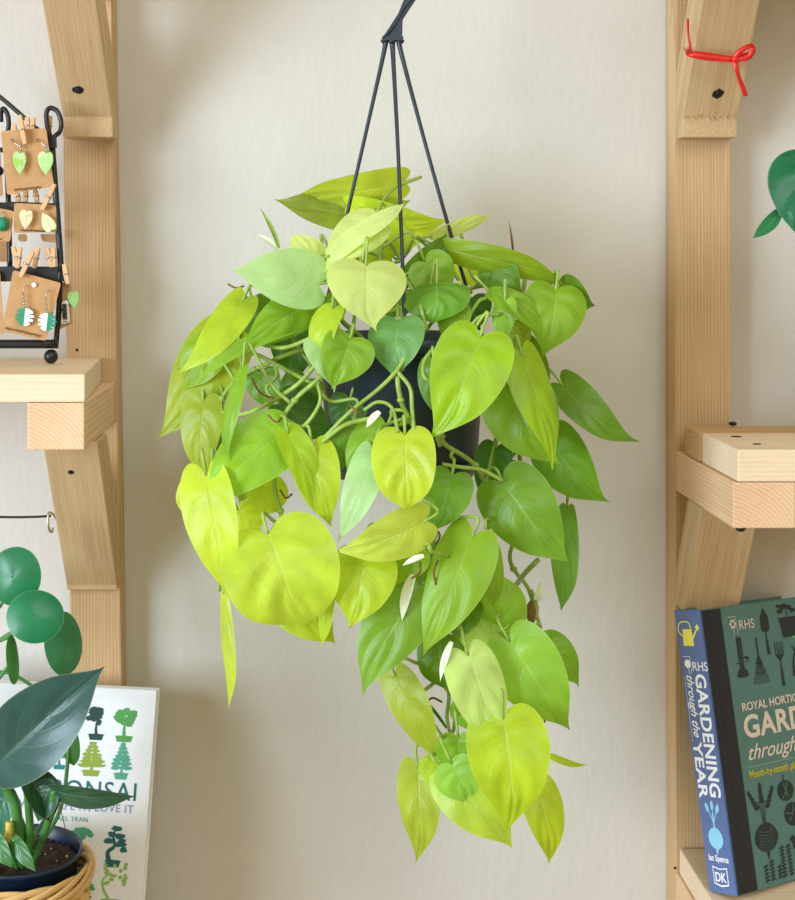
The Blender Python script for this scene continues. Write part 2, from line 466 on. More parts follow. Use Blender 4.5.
obj('collar', prism(boxpts(W(382, 38, .17).x, W(403, 38, .17).x, .165, .175, W(0, 41, .17).z, W(0, 37, .17).z), None), M_plastic, PL)
tap = lambda t: .0026*(1-t)**6+.00165
tubeobj('strand', [W(385, 40, .17), W(384, 52, .17), W(367, 128, .17), W(350, 202, .17), W(320, 330, .17)], tap, M_plastic, PL, n=6)
tubeobj('strand', [W(392, 40, .171), W(393, 55, .173), W(398, 150, .2), W(402, 250, .225), W(405, 338, .244)], tap, M_plastic, PL, n=6)
tubeobj('strand', [W(400, 40, .17), W(401, 52, .17), W(427, 150, .17), W(449, 228, .17), W(479, 330, .17)], tap, M_plastic, PL, n=6)
WH = root('wall_hook', (.085, 0, .33), 'black wall bracket holding the hanging plant above the picture', 'hook')
hx = W(406, -44, .17)
tubeobj('arm', [Vector((hx.x, 0, hx.z+.03)), Vector((hx.x, -.08, hx.z+.04)), Vector((hx.x, -.165, hx.z+.006)), Vector((hx.x, -.178, hx.z-.002)), Vector((hx.x, -.19, hx.z+.012))], .003, M_blackm, WH)
obj('wall_plate', prism(boxpts(hx.x-.012, hx.x+.012, .0003, .004, hx.z, hx.z+.06), None), M_blackm, WH)

OUT = [(0, 0), (.05, -.055), (.14, -.10), (.26, -.115), (.38, -.065), (.465, .04), (.5, .18), (.485, .34), (.42, .50), (.32, .65), (.195, .775), (.10, .86), (.045, .92), (.016, .965), (0, 1.0)]
OUTS = [(0, 0), (.06, -.03), (.15, -.045), (.26, -.02), (.36, .06), (.44, .17), (.49, .30), (.5, .42), (.46, .56), (.37, .70), (.24, .81), (.12, .89), (.045, .945), (.015, .975), (0, 1.0)]
ROUND = [(0, 0), (.12, -.10), (.24, -.12), (.38, -.06), (.47, .08), (.5, .26), (.49, .44), (.45, .6), (.38, .74), (.28, .84), (.17, .91), (.08, .95), (.03, .98), (0, 1.0)]
SH = {'h': OUT, 's': OUTS, 'r': ROUND}

def leaf_mesh(B, T, wid, roll=0, fold=.12, arch=.06, cup=0., hook=0., side=0., shape='h', rip=.028, seed=0, droop=0., lobe=1.0):
    """B petiole joint, T tip, wid real width; roll turns the blade about its midrib"""
    rr = random.Random(seed)
    O = catmull([Vector((a, b, 0)) for a, b in SH[shape]], 3)
    N = len(O); K = 7
    L = (T-B).length; ax = (T-B).normalized()
    view = (Vector((0, -1.4, 0))-(B+T)/2).normalized()
    n0 = (view-ax*view.dot(ax)).normalized()
    n = (Matrix.Rotation(roll, 3, ax) @ n0).normalized(); sd = ax.cross(n)
    ph = rr.uniform(0, 6.28); asym = rr.uniform(-.05, .05)
    bm = bmesh.new(); uvl = bm.loops.layers.uv.new('UVMap')
    grid = {}; UV = {}
    for i, o in enumerate(O):
        s = i/(N-1)
        my = (s**1.45)
        for q in (-1, 1):
            for k in range(K+1):
                if k == 0 and q == 1:
                    grid[(q, i, 0)] = grid[(-1, i, 0)]; continue
                if (i == 0 or i == N-1) and k > 0:
                    grid[(q, i, k)] = grid[(-1, i, 0)]; continue
                kk = k/K
                x = q*o.x*kk*wid*(1+asym*q)
                oy = o.y*(lobe if o.y < 0 else 1)
                y = (my+(oy-my)*kk)
                z = fold*abs(x)*(1-.3*kk)+cup*wid*(2*x/wid)**2*.25
                yc = max(-.15, min(1, y))
                z += arch*L*4*yc*(1-yc)
                z -= droop*L*max(0, y)**3
                z += rip*wid*math.sin(s*math.pi*2*4.2-kk*7.0+ph)*math.sin(math.pi*min(1, kk*1.05))*.8*min(1, max(0, (s-.1)*5))*min(1, max(0, (.9-s)*5))
                z += rip*.8*wid*math.sin(s*9+ph*2+q)*kk*kk*.6
                xs = x+side*L*4*yc*(1-yc)*.5+hook*L*max(0, y-.6)**2*4
                vv = bm.verts.new(B+sd*xs+ax*(y*L)+n*z)
                grid[(q, i, k)] = vv; UV[vv] = (s, kk)
    for q in (-1, 1):
        for i in range(N-1):
            for k in range(K):
                f = []
                for c in ((i, k), (i+1, k), (i+1, k+1), (i, k+1)):
                    vv = grid[(q, *c)]
                    if vv not in f: f.append(vv)
                if len(f) < 3: continue
                if q == 1: f = f[::-1]
                try: fc = bm.faces.new(f)
                except ValueError: continue
                for lp in fc.loops: lp[uvl].uv = UV[lp.vert]
    me = bpy.data.meshes.new('leaf'); bm.to_mesh(me); bm.free()
    for p in me.polygons: p.use_smooth = True
    return me

VIN = [
 [(420, 345, .17), (412, 345, .235), (400, 372, .262), (402, 400, .262), (415, 430, .26), (418, 480, .255), (432, 520, .25), (432, 560, .235), (447, 600, .22), (447, 650, .21), (447, 700, .20), (455, 745, .205), (470, 780, .21)],
 [(380, 345, .17), (345, 352, .25), (318, 380, .258), (296, 400, .25), (275, 440, .25), (276, 500, .25), (292, 540, .25), (315, 590, .245), (330, 605, .24)],
 [(350, 340, .17), (300, 350, .21), (250, 372, .2), (222, 398, .2), (212, 430, .2), (212, 478, .22), (216, 540, .22), (222, 592, .22)],
 [(450, 345, .17), (485, 345, .21), (515, 360, .21), (520, 420, .19), (516, 500, .19), (512, 560, .18), (528, 590, .185), (540, 630, .185), (534, 690, .19), (500, 735, .2)],
 [(395, 345, .17), (386, 300, .18), (380, 250, .17), (375, 215, .165)],
 [(440, 345, .17), (455, 300, .18), (490, 285, .18), (540, 300, .18)],
 [(365, 345, .17), (335, 310, .19), (312, 285, .2), (280, 290, .2)],
 [(430, 350, .235), (446, 400, .262), (445, 440, .25), (475, 465, .235), (490, 500, .22), (485, 560, .21), (495, 620, .2)],
]
vine_pts = []
for i, vp in enumerate(VIN):
    P = [W(*p) for p in vp]
    C = catmull(P, 8)
    bm = bmesh.new()
    C2 = [p+Vector((noise.noise(p*40+Vector((i, 0, 0))), noise.noise(p*40+Vector((0, i+3, 0))), 0))*.004 for p in C]
    tube(bm, C2, lambda t: .0023-.0008*t, 8, 1, False)
    for k in range(6, len(C2)-2, 9):   # swollen nodes
        ball(bm, C2[k], .0034, (1, 1, .8), 8, 6)
    obj('vine', bm, M_stem, PL, True)
    vine_pts += C2[4:]

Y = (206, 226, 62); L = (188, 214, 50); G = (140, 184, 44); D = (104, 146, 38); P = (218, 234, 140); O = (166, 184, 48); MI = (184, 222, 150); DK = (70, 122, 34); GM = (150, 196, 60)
# base px, tip px, apparent width px, depth of base, depth of tip, colour, options
LV = [
 ((401, 183), (281, 193), 38, .13, .14, (190, 206, 64), dict(roll=-.5, cup=0., arch=.04, shape='h', side=-.04, lobe=.7)),
 ((352, 216), (273, 204), 38, .13, .15, (146, 166, 56), dict(roll=.5, arch=.03, fold=.3)),
 ((362, 208), (412, 202), 28, .12, .13, O, dict(roll=.4)),
 ((345, 222), (450, 222), 62, .12, .15, Y, dict(roll=.5, arch=.08)),
 ((392, 256), (345, 200), 60, .14, .13, Y, dict(roll=-.4, arch=.1, shape='r')),
 ((376, 224), (320, 268), 44, .225, .235, P, dict(roll=.35, fold=.3, arch=.05)),
 ((330, 256), (407, 206), 20, .236, .232, (216, 230, 150), dict(roll=-.5, fold=.1, shape='r', lobe=.3)),
 ((320, 256), (288, 240), 26, .21, .21, P, dict(roll=.4, shape='r')),
 ((317, 284), (231, 269), 60, .24, .25, MI, dict(roll=.15, arch=.05, fold=.08, rip=.012)),
 ((366, 266), (364, 331), 80, .255, .27, P, dict(roll=-.12, arch=.1, hook=-.3, fold=.22, rip=.012)),
 ((308, 306), (240, 352), 44, .23, .24, G, dict(roll=-.2, arch=.1, side=.15)),
 ((243, 300), (184, 380), 36, .22, .24, L, dict(roll=.55, arch=.08, side=-.12)),
 ((228, 334), (168, 446), 68, .17, .18, O, dict(roll=.3, arch=.05)),
 ((292, 330), (194, 386), 15, .235, .25, GM, dict(roll=.8, arch=.1, shape='s')),
 ((243, 368), (224, 462), 16, .26, .27, G, dict(roll=.9, arch=.08, side=-.1, shape='s')),
 ((350, 339), (331, 389), 54, .272, .28, G, dict(roll=-.15, arch=.08, fold=.25)),
 ((332, 309), (322, 360), 28, .262, .266, L, dict(roll=.6, arch=.15, shape='r')),
 ((318, 341), (337, 392), 34, .266, .272, MI, dict(roll=-.4, arch=.1, hook=.1)),
 ((398, 322), (398, 380), 56, .255, .262, (120, 176, 96), dict(roll=.3, arch=.12, fold=.1)),
 ((437, 284), (438, 323), 68, .235, .25, (118, 172, 50), dict(roll=.1, arch=.2, fold=-.25, shape='r', lobe=.7)),
 ((425, 262), (448, 300), 46, .21, .2, GM, dict(roll=-.3, arch=.1)),
 ((412, 282), (447, 232), 36, .20, .19, D, dict(roll=.4, arch=.12)),
 ((432, 236), (492, 211), 15, .17, .15, P, dict(roll=.7, shape='s')),
 ((436, 246), (571, 276), 30, .19, .20, (140, 170, 36), dict(roll=.45, arch=.12, shape='s', side=-.12, lobe=.3)),
 ((492, 262), (522, 302), 40, .205, .21, D, dict(roll=.3, arch=.1)),
 ((490, 292), (546, 334), 24, .225, .23, G, dict(roll=-.7, arch=.1, shape='s')),
 ((556, 290), (545, 358), 62, .215, .225, G, dict(roll=-.15, arch=.12, fold=.25)),
 ((560, 290), (595, 308), 42, .19, .2, D, dict(roll=.4, arch=.1)),
 ((480, 338), (442, 446), 78, .28, .29, (164, 206, 36), dict(roll=.1, arch=.09, fold=.12, rip=.035)),
 ((434, 362), (440, 420), 34, .27, .27, D, dict(roll=.35, arch=.1)),
 ((522, 356), (558, 468), 40, .25, .26, (168, 204, 40), dict(roll=-.55, arch=.08, side=.10)),
 ((508, 388), (550, 470), 76, .235, .24, G, dict(roll=.1, arch=.07)),
 ((563, 386), (634, 450), 38, .21, .22, D, dict(roll=-.3, arch=.12, side=.14)),
 ((550, 438), (603, 508), 56, .20, .21, (112, 166, 40), dict(roll=-.2, arch=.1, side=.12)),
 ((503, 483), (565, 567), 74, .24, .25, (124, 170, 48), dict(roll=.1, arch=.07)),
 ((567, 508), (569, 614), 28, .18, .18, (124, 178, 70), dict(roll=.5, arch=.06, shape='s')),
 ((405, 435), (408, 510), 64, .29, .30, Y, dict(roll=.05, arch=.12, fold=.2, shape='r', rip=.04)),
 ((424, 522), (335, 556), 48, .287, .295, (206, 224, 84), dict(roll=-.2, arch=.1, fold=.2)),
 ((372, 455), (340, 544), 36, .283, .285, MI, dict(roll=.4, arch=.08, side=-.1)),
 ((268, 534), (300, 628), 116, .285, .29, (200, 226, 70), dict(roll=-.05, arch=.16, fold=.12, shape='r', rip=.04)),
 ((206, 476), (232, 600), 54, .27, .275, (206, 226, 60), dict(roll=.45, arch=.1, side=-.08)),
 ((192, 482), (182, 512), 24, .24, .24, L, dict(roll=.3, shape='r')),
 ((224, 594), (236, 712), 13, .24, .25, (196, 216, 60), dict(roll=.8, arch=.02, shape='s', hook=.15)),
 ((284, 432), (201, 508), 66, .262, .27, (150, 200, 40), dict(roll=.15, arch=.08, side=.05)),
 ((203, 402), (200, 482), 42, .20, .20, O, dict(roll=.3, arch=.06)),
 ((219, 394), (219, 462), 14, .185, .185, D, dict(roll=.5, shape='s')),
 ((288, 434), (314, 516), 32, .272, .275, (180, 212, 48), dict(roll=-.5, arch=.1)),
 ((312, 448), (330, 528), 48, .268, .27, L, dict(roll=.1, arch=.12)),
 ((262, 486), (278, 512), 42, .235, .235, Y, dict(roll=.2, shape='r')),
 ((238, 510), (262, 530), 30, .235, .235, Y, dict(roll=.2, shape='r')),
 ((288, 600), (334, 646), 50, .255, .26, (178, 200, 36), dict(roll=-.3, arch=.15)),
 ((366, 556), (354, 630), 68, .28, .287, L, dict(roll=.1, arch=.1, rip=.035)),
 ((334, 570), (326, 650), 16, .265, .27, L, dict(roll=.7, shape='s')),
 ((420, 585), (355, 692), 68, .26, .265, (130, 174, 50), dict(roll=.1, arch=.06)),
 ((472, 538), (421, 656), 62, .268, .275, (144, 184, 42), dict(roll=.25, arch=.08, side=-.06)),
 ((488, 545), (494, 606), 26, .255, .255, G, dict(roll=-.4, shape='r')),
 ((497, 632), (502, 574), 56, .22, .215, GM, dict(roll=.2, shape='r', arch=.1)),
 ((497, 632), (456, 636), 40, .225, .225, (180, 210, 90), dict(roll=.2, shape='r', arch=.1)),
 ((440, 640), (440, 688), 48, .225, .225, D, dict(roll=.1, shape='r')),
 ((468, 656), (499, 756), 56, .27, .275, (204, 230, 130), dict(roll=-.2, arch=.08, rip=.04)),
 ((510, 642), (571, 730), 72, .25, .255, (146, 194, 60), dict(roll=.1, arch=.08)),
 ((542, 644), (582, 683), 42, .215, .22, (124, 172, 36), dict(roll=-.3, arch=.1)),
 ((396, 677), (437, 764), 40, .23, .24, O, dict(roll=.5, arch=.08, side=-.12)),
 ((418, 768), (424, 864), 44, .22, .225, (176, 196, 60), dict(roll=.15, arch=.06)),
 ((458, 737), (463, 782), 46, .25, .25, G, dict(roll=.1, arch=.06, cup=.1)),
 ((503, 719), (516, 832), 82, .28, .29, (186, 212, 44), dict(roll=-.08, arch=.1, rip=.035, fold=.18)),
 ((448, 776), (520, 842), 54, .255, .26, (188, 216, 70), dict(roll=.25, arch=.12)),
 ((432, 755), (462, 790), 40, .235, .24, L, dict(roll=-.3, shape='r')),
 ((452, 764), (474, 804), 46, .262, .264, (160, 208, 80), dict(roll=.1, cup=.1, fold=.2)),
 ((536, 785), (552, 864), 40, .25, .255, (180, 200, 40), dict(roll=-.3, arch=.1)),
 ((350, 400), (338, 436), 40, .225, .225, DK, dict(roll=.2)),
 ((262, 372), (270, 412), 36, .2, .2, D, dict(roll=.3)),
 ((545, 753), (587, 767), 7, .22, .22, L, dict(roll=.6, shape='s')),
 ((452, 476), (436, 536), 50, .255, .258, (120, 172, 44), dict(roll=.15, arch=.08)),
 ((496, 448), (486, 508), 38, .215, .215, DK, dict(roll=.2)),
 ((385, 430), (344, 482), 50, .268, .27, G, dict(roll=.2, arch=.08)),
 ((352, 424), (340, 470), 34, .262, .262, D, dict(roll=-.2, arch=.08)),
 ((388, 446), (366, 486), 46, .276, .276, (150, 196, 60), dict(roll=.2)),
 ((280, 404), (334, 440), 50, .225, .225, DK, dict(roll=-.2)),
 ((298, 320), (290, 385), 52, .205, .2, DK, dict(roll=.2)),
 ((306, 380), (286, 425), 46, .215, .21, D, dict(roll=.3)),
 ((456, 306), (448, 346), 34, .235, .238, (140, 180, 40), dict(roll=.2)),
 ((505, 302), (503, 348), 24, .232, .235, (150, 196, 50), dict(roll=.4)),
 ((518, 322), (522, 354), 28, .215, .215, O, dict(roll=.3)),
 ((515, 344), (552, 392), 44, .205, .205, (120, 150, 36), dict(roll=.3)),
 ((466, 252), (478, 290), 38, .145, .145, Y, dict(roll=.3)),
 ((412, 548), (396, 586), 42, .262, .265, (160, 200, 40), dict(roll=.2)),
 ((330, 250), (354, 278), 36, .19, .19, Y, dict(roll=.4)),
 ((345, 268), (300, 250), 36, .18, .18, L, dict(roll=-.4)),
 ((325, 300), (345, 320), 36, .215, .21, G, dict(roll=.4)),
 ((252, 300), (262, 345), 40, .195, .19, D, dict(roll=.4)),
 ((404, 290), (390, 320), 36, .21, .21, D, dict(roll=.2)),
 ((470, 300), (480, 330), 40, .19, .19, DK, dict(roll=.2)),
 ((420, 545), (424, 585), 36, .235, .235, G, dict(roll=.3)),
 ((250, 460), (244, 505), 40, .225, .225, (150, 180, 40), dict(roll=.2)),
 ((470, 700), (480, 735), 44, .235, .235, GM, dict(roll=.2)),
 ((468, 600), (452, 640), 40, .23, .23, D, dict(roll=.2)),
 ((210, 345), (186, 392), 44, .185, .18, (150, 184, 40), dict(roll=.4)),
]
for i, (b, t, wpx, db, dt, col, opt) in enumerate(LV):
    B, T = W(b[0], b[1], db), W(t[0], t[1], dt)
    s = 1.4-(db+dt)/2
    o_ = dict(opt); roll = o_.get('roll', 0)
    if 'hook' not in o_: o_['hook'] = rnd.uniform(-.22, .22)
    cu_ = rnd.uniform(-.55, .12); o_.setdefault('cup', cu_); o_['arch'] = o_.get('arch', .06)*1.25
    wr = wpx/1400*s/max(.45, math.cos(abs(roll)))
    me = leaf_mesh(B, T, wr, seed=i, **o_)
    c = lin(col)
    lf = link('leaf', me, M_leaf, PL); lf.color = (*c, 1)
    # petiole from the nearest lower/behind vine point
    best = min(vine_pts, key=lambda p: (p-B).length+max(0, p.z-B.z)*-.2 + (1 if -(p.y) > db+.01 else 0)*.03)
    if (best-B).length > .006:
        ax = (T-B).normalized(); mid_ = (B+best)/2
        q = B-ax*min(.02, (best-B).length*.35)+Vector((0, .003, .004))
        pts = [best, mid_+Vector((rnd.uniform(-.004, .004), .004, rnd.uniform(0, .01))), q, B+Vector((0, .0006, 0))]
        cs = tubeobj('petiole', pts, lambda t: .0017-.0005*t, M_stem, lf, 7, 5)

# bare curling stems in front of the pot and among the leaves
for pts, r in [
 ([(442, 464, .25), (460, 467, .252), (482, 470, .248), (503, 481, .244)], .0016),
 ([(398, 372, .268), (410, 388, .272), (412, 408, .276), (414, 432, .288)], .0017),
 ([(400, 345, .258), (403, 360, .268), (392, 376, .268), (375, 392, .268), (350, 412, .268), (322, 440, .262)], .0017),
 ([(364, 410, .268), (378, 402, .272), (392, 408, .274), (398, 432, .29)], .0015),
 ([(432, 350, .262), (424, 362, .266), (424, 376, .27), (434, 384, .272)], .0018),
 ([(440, 418, .265), (436, 432, .268), (440, 446, .262)], .0017),
 ([(236, 348, .205), (262, 357, .21), (290, 372, .225), (318, 386, .25)], .0018),
 ([(222, 412, .21), (244, 414, .22), (270, 402, .24), (298, 384, .255), (318, 362, .258)], .002),
 ([(250, 340, .22), (280, 348, .24), (306, 340, .255), (322, 330, .255)], .0018),
 ([(288, 432, .262), (306, 424, .262), (320, 402, .265), (318, 384, .262)], .0016),
 ([(322, 442, .27), (345, 425, .272), (372, 418, .27)], .0019),
 ([(418, 548, .29), (428, 544, .29), (432, 552, .288), (448, 556, .272)], .0018),
 ([(538, 560, .235), (526, 572, .22), (516, 585, .19)], .0022),
 ([(405, 692, .23), (424, 690, .225), (438, 678, .21), (446, 664, .205)], .0016),
 ([(418, 700, .21), (430, 718, .21), (446, 742, .21)], .0012),
 ([(405, 726, .22), (420, 742, .22), (442, 770, .23), (440, 782, .23)], .0014),
 ([(450, 332, .23), (466, 320, .235), (478, 302, .235), (486, 298, .23)], .0015),
 ([(464, 340, .235), (478, 318, .24), (500, 314, .235)], .0016),
 ([(426, 330, .25), (424, 320, .25), (418, 300, .24), (400, 268, .19)], .0016),
 ([(372, 320, .24), (386, 312, .24), (404, 308, .235), (420, 302, .225)], .0022),
 ([(382, 244, .20), (380, 268, .2), (382, 300, .22)], .0016),
 ([(514, 460, .195), (512, 500, .2)], .0014),
 ([(530, 590, .19), (536, 610, .195), (530, 628, .195), (540, 650, .195)], .0026),
 ([(446, 540, .24), (456, 525, .23), (462, 505, .22)], .0015),
 ([(507, 462, .2), (520, 450, .2), (548, 442, .2)], .0015)]:
    tubeobj('stem', [W(*p) for p in pts], r, M_stem, PL, 8, 7)
# white leaf sheaths and new shoots
for B_, T_, wp, d, mt, nm in [
 ((380, 412), (366, 428), 6, .29, M_sheath, 'sheath'), ((452, 642), (440, 682), 6, .27, M_sheath, 'sheath'),
 ((424, 556), (402, 566), 5, .296, M_sheath, 'sheath'), ((414, 575), (402, 622), 9, .27, M_sheath, 'sheath'),
 ((516, 700), (530, 718), 7, .225, M_sheath, 'sheath'), ((530, 702), (545, 724), 7, .225, M_sheath, 'sheath'), ((540, 706), (556, 722), 6, .22, M_sheath, 'sheath'),
 ((279, 248), (259, 206), 4, .19, M_stem, 'shoot'), ((278, 250), (257, 234), 5, .19, M_sheath, 'sheath'),
 ((513, 268), (508, 218), 2, .15, M_brown, 'shoot'), ((520, 300), (526, 262), 4, .16, M_stem, 'shoot'),
 ((446, 728), (414, 690), 3, .215, M_stemd, 'shoot'), ((536, 600), (541, 580), 8, .2, M_sheath, 'sheath')]:
    me = leaf_mesh(W(*B_, d), W(*T_, d), wp/1400*(1.4-d)*1.3, shape='s', fold=.7, seed=3, lobe=.2, roll=.5)
    link(nm, me, mt, PL)
# brown aerial roots
for pts, d in [([(252, 378), (258, 390), (266, 396), (274, 398)], .25), ([(228, 284), (236, 288), (244, 286)], .2), ([(350, 405), (357, 412), (362, 415)], .285),
               ([(268, 415), (276, 422), (282, 418)], .265), ([(412, 578), (420, 572), (420, 562)], .275), ([(436, 585), (434, 572), (438, 560)], .275),
               ([(436, 545), (440, 535), (434, 528)], .262), ([(424, 706), (432, 698), (442, 702)], .22), ([(280, 490), (286, 498), (292, 494)], .25), ([(545, 722), (538, 706), (532, 696)], .21)]:
    tubeobj('aerial_root', [W(a, b, d+.003*(k % 2)) for k, (a, b) in enumerate(pts)], .0009, M_brown, PL, 6, 5)
obj('withered_node', ball(ball(bmesh.new(), W(531, 612, .2), .006, (.7, .7, 1.6)), W(540, 640, .2), .005, (.7, .7, 1.8)), M_brown, PL, True)

# ------------------------------------------------------------------ small plants at the left and right
def soil_disc(c, r, par, name='soil'):
    bm = bmesh.new(); bmesh.ops.create_grid(bm, x_segments=40, y_segments=40, size=r)
    for v_ in list(bm.verts):
        if v_.co.length > r: bm.verts.remove(v_)
    for v_ in bm.verts:
        p = v_.co.copy(); v_.co.z = noise.noise(p*160)*.004+noise.noise(p*420)*.002; v_.co += Vector(c)
    return obj(name, bm, M_soil, par, True)

M_blue = plain('navy_pot', (20, 38, 62), .35, .12, 40)
SP = root('potted_plant', (-.245, -.2, -.669), 'dark silvery-leaved plant in a navy pot inside the woven basket', 'plant')
sc_ = 1.2; pc = Vector(((20-312)/1400*sc_, -.2, (250-850)/1400*sc_))
bm = bmesh.new()
lathe(bm, [(.001, -.125), (.036, -.125), (.0505, -.004), (.0525, -.003), (.0532, .0), (.0525, .0012), (.0508, .0), (.0495, -.012), (.048, -.02), (.001, -.02)], pc, 56)
obj('pot', bm, M_blue, SP, True)
soil_disc(pc+Vector((0, 0, -.010)), .049, SP)
# basket
M_wick = wood('wicker', (222, 184, 122), (166, 122, 68), (0, .01, .01), sc=160, contrast=.8)
BK = root('basket', (pc.x, pc.y, -.669), 'woven golden-brown basket holding the navy plant pot', 'basket')
bm = bmesh.new()
bc = pc+Vector((0, 0, -.014))
zbot = -.1285
H0 = bc.z+.669
for lv in range(10):
    z = -(lv+.8)*(H0-.006)/10.5; r = .0570-.013*(lv/10)**.9
    for hf in (0, 1):
        pts = []
        for j in range(97):
            a = j/96*2*math.pi
            wv = math.sin(a*12+hf*math.pi+lv*math.pi/2)
            pts.append(bc+Vector(((r+.0022*wv)*math.cos(a), (r+.0022*wv)*math.sin(a), z+(.0022 if hf else -.0022))))
        tube(bm, pts, .0042, 8, 1, False, .6)
obj('woven_body', bm, M_wick, BK, True)
bm = bmesh.new()
for st in range(5):
    pts = []
    for j in range(145):
        a = j/144*2*math.pi; q = a*3+st*2*math.pi/5
        pts.append(bc+Vector(((.0590+.0026*math.cos(q))*math.cos(a), (.0590+.0026*math.cos(q))*math.sin(a), -.004+.0062*math.sin(q))))
    tube(bm, pts, .0036, 8, 1, False, .55)
obj('braided_rim', bm, M_wick, BK, True)
bm = bmesh.new(); lathe(bm, [(.001, -H0+.004), (.040, -H0+.004), (.042, -H0+.008), (.001, -H0+.008)], bc, 40)
obj('base', bm, M_wick, BK, True)

def dleaf(parent, b, t, wpx, db, dt, col, mat=None, **o):
    B, T = W(*b, db), W(*t, dt)
    wr = wpx/1400*(1.4-(db+dt)/2)/max(.45, math.cos(abs(o.get('roll', 0))))
    lf = link('leaf', leaf_mesh(B, T, wr, **o), mat or M_leafd, parent); lf.color = (*lin(col), 1)
    return lf
dleaf(SP, (-6, 768), (105, 666), 78, .24, .25, (48, 84, 78), roll=-.1, fold=.45, arch=.08, shape='s', side=.0, rip=.012, seed=1)
dleaf(SP, (52, 790), (137, 796), 20, .25, .26, (46, 86, 60), roll=.75, fold=.2, arch=.10, shape='s', side=-.06, seed=3)
dleaf(SP, (26, 774), (52, 824), 34, .24, .245, (36, 76, 44), roll=-.5, fold=.5, arch=.1, shape='s', seed=4)
dleaf(SP, (55, 782), (38, 822), 28, .243, .245, (52, 96, 66), roll=.5, fold=.3, arch=.1, shape='s', seed=9)
dleaf(SP, (70, 735), (74, 766), 18, .16, .16, (70, 124, 62), roll=.2, shape='r', seed=5)
dleaf(SP, (6, 790), (-6, 842), 26, .22, .22, (50, 110, 80), roll=.3, shape='s', seed=6)
dleaf(SP, (14, 838), (36, 872), 14, .25, .262, (54, 112, 48), roll=.5, shape='s', seed=7)
dleaf(SP, (-4, 836), (12, 868), 16, .25, .26, (54, 116, 50), roll=.5, shape='s', seed=8)
for pts, r in [([(22, 864, .225), (18, 830, .23), (14, 800, .235), (-6, 768, .24)], .0045), ([(26, 866, .225), (30, 835, .23), (28, 800, .24), (26, 776, .24)], .0034),
               ([(30, 866, .222), (42, 840, .23), (50, 815, .245), (54, 790, .25)], .003), ([(16, 866, .225), (6, 830, .22), (-4, 800, .215), (-12, 790, .22)], .0034),
               ([(18, 868, .225), (10, 850, .235), (-2, 836, .25)], .003), ([(24, 864, .22), (34, 838, .21), (46, 818, .2)], .002), ([(28, 860, .22), (24, 830, .22), (6, 790, .22)], .003),
               ([(24, 868, .225), (18, 854, .24), (14, 838, .25)], .0028), ([(26, 864, .2), (60, 810, .17), (70, 738, .16)], .0018)]:
    tubeobj('stalk', [W(*p) for p in pts], r, M_stemd, SP, 8, 8)
tubeobj('dry_thread', [W(58, 800, .2), W(62, 815, .2), W(67, 836, .2)], .0004, M_brown, SP, 5, 5)
obj('yellowed_stalk', tube(bmesh.new(), [W(9, 842, .24), W(9, 830, .24), W(9, 822, .24)], .003, 8, 4), plain('yellow_stalk', (214, 184, 70), .5), SP, True)
# white perlite and roots in the soil
bm = bmesh.new()
for k in range(26):
    a = rnd.uniform(0, 6.28); q = .047*math.sqrt(rnd.random())
    ball(bm, pc+Vector((q*math.cos(a), q*math.sin(a), -.009)), rnd.uniform(.0006, .0016), (1, 1, .8), 6, 4)
obj('perlite', bm, plain('perlite', (190, 165, 130), .9), SP)['kind'] = 'stuff'

# pilea: round leaves, pot beyond the left edge of the frame
PI = root('potted_plant', (-.40, -.13, -.669), 'plant with round coin-shaped dark green leaves on long stems at the left edge', 'plant')
ppc = Vector((-.40, -.13, -.669))
bm = bmesh.new()
lathe(bm, [(.001, .001), (.036, .001), (.05, .092), (.053, .092), (.054, .104), (.051, .104), (.049, .09), (.001, .088)], ppc, 48)
obj('pot', bm, plain('terracotta', (186, 112, 80), .8, .1, bmp=.2), PI, True)
soil_disc(ppc+Vector((0, 0, .095)), .047, PI)
def coin(c, rx, ry, d, tilt, yaw, col, seed, stem):
    bm = bmesh.new(); uvl = bm.loops.layers.uv.new('UVMap')
    R0 = rx/1400*(1.4-d); rings = []
    cen = bm.verts.new((0, 0, 0)); UV = {cen: (0, 0)}
    for k in range(1, 8):
        ring = []
        for j in range(40):
            a = j/40*2*math.pi; q = k/7
            wob = 1+.03*math.sin(a*2+seed)
            vv = bm.verts.new((R0*q*wob*math.cos(a), R0*ry/rx*q*wob*math.sin(a), -.22*R0*q*q+.03*R0*math.sin(3*a+seed)*q))
            UV[vv] = (a/6.283*1.4, q); ring.append(vv)
        rings.append(ring)
    for j in range(40): bm.faces.new((cen, rings[0][j], rings[0][(j+1) % 40]))
    for a_, b_ in zip(rings, rings[1:]):
        for j in range(40): bm.faces.new((a_[j], b_[j], b_[(j+1) % 40], a_[(j+1) % 40]))
    for f in bm.faces:
        f.smooth = True
        for lp in f.loops: lp[uvl].uv = UV[lp.vert]
    M = Matrix.Translation(W(*c, d)) @ Matrix.Rotation(yaw, 4, 'Z') @ Matrix.Rotation(math.pi/2-tilt, 4, 'X')
    me = bpy.data.meshes.new('leaf'); bm.to_mesh(me); bm.free()
    lf = link('leaf', me, M_coin, PI, M); lf.color = (*lin(col), 1)
    P = [W(*c, d)+Vector((0, .002, 0))]+[W(*p) for p in stem]+[ppc+Vector((rnd.uniform(-.02, .02), 0, .09))]
    tubeobj('petiole', P, .0016, M_stemd, lf, 7, 8)
coin((13, 577), 27, 30, .19, .1, -.15, (32, 118, 74), 1, [(-2, 609, .17), (-40, 640, .15), (-70, 720, .14)])
coin((35, 616), 28, 27, .205, .35, .15, (30, 122, 78), 2, [(10, 636, .18), (-30, 660, .16), (-60, 740, .14)])
coin((66, 644), 22, 32, .17, .1, .75, (56, 124, 82), 3, [(40, 634, .165), (5, 636, .16), (-40, 690, .15)])
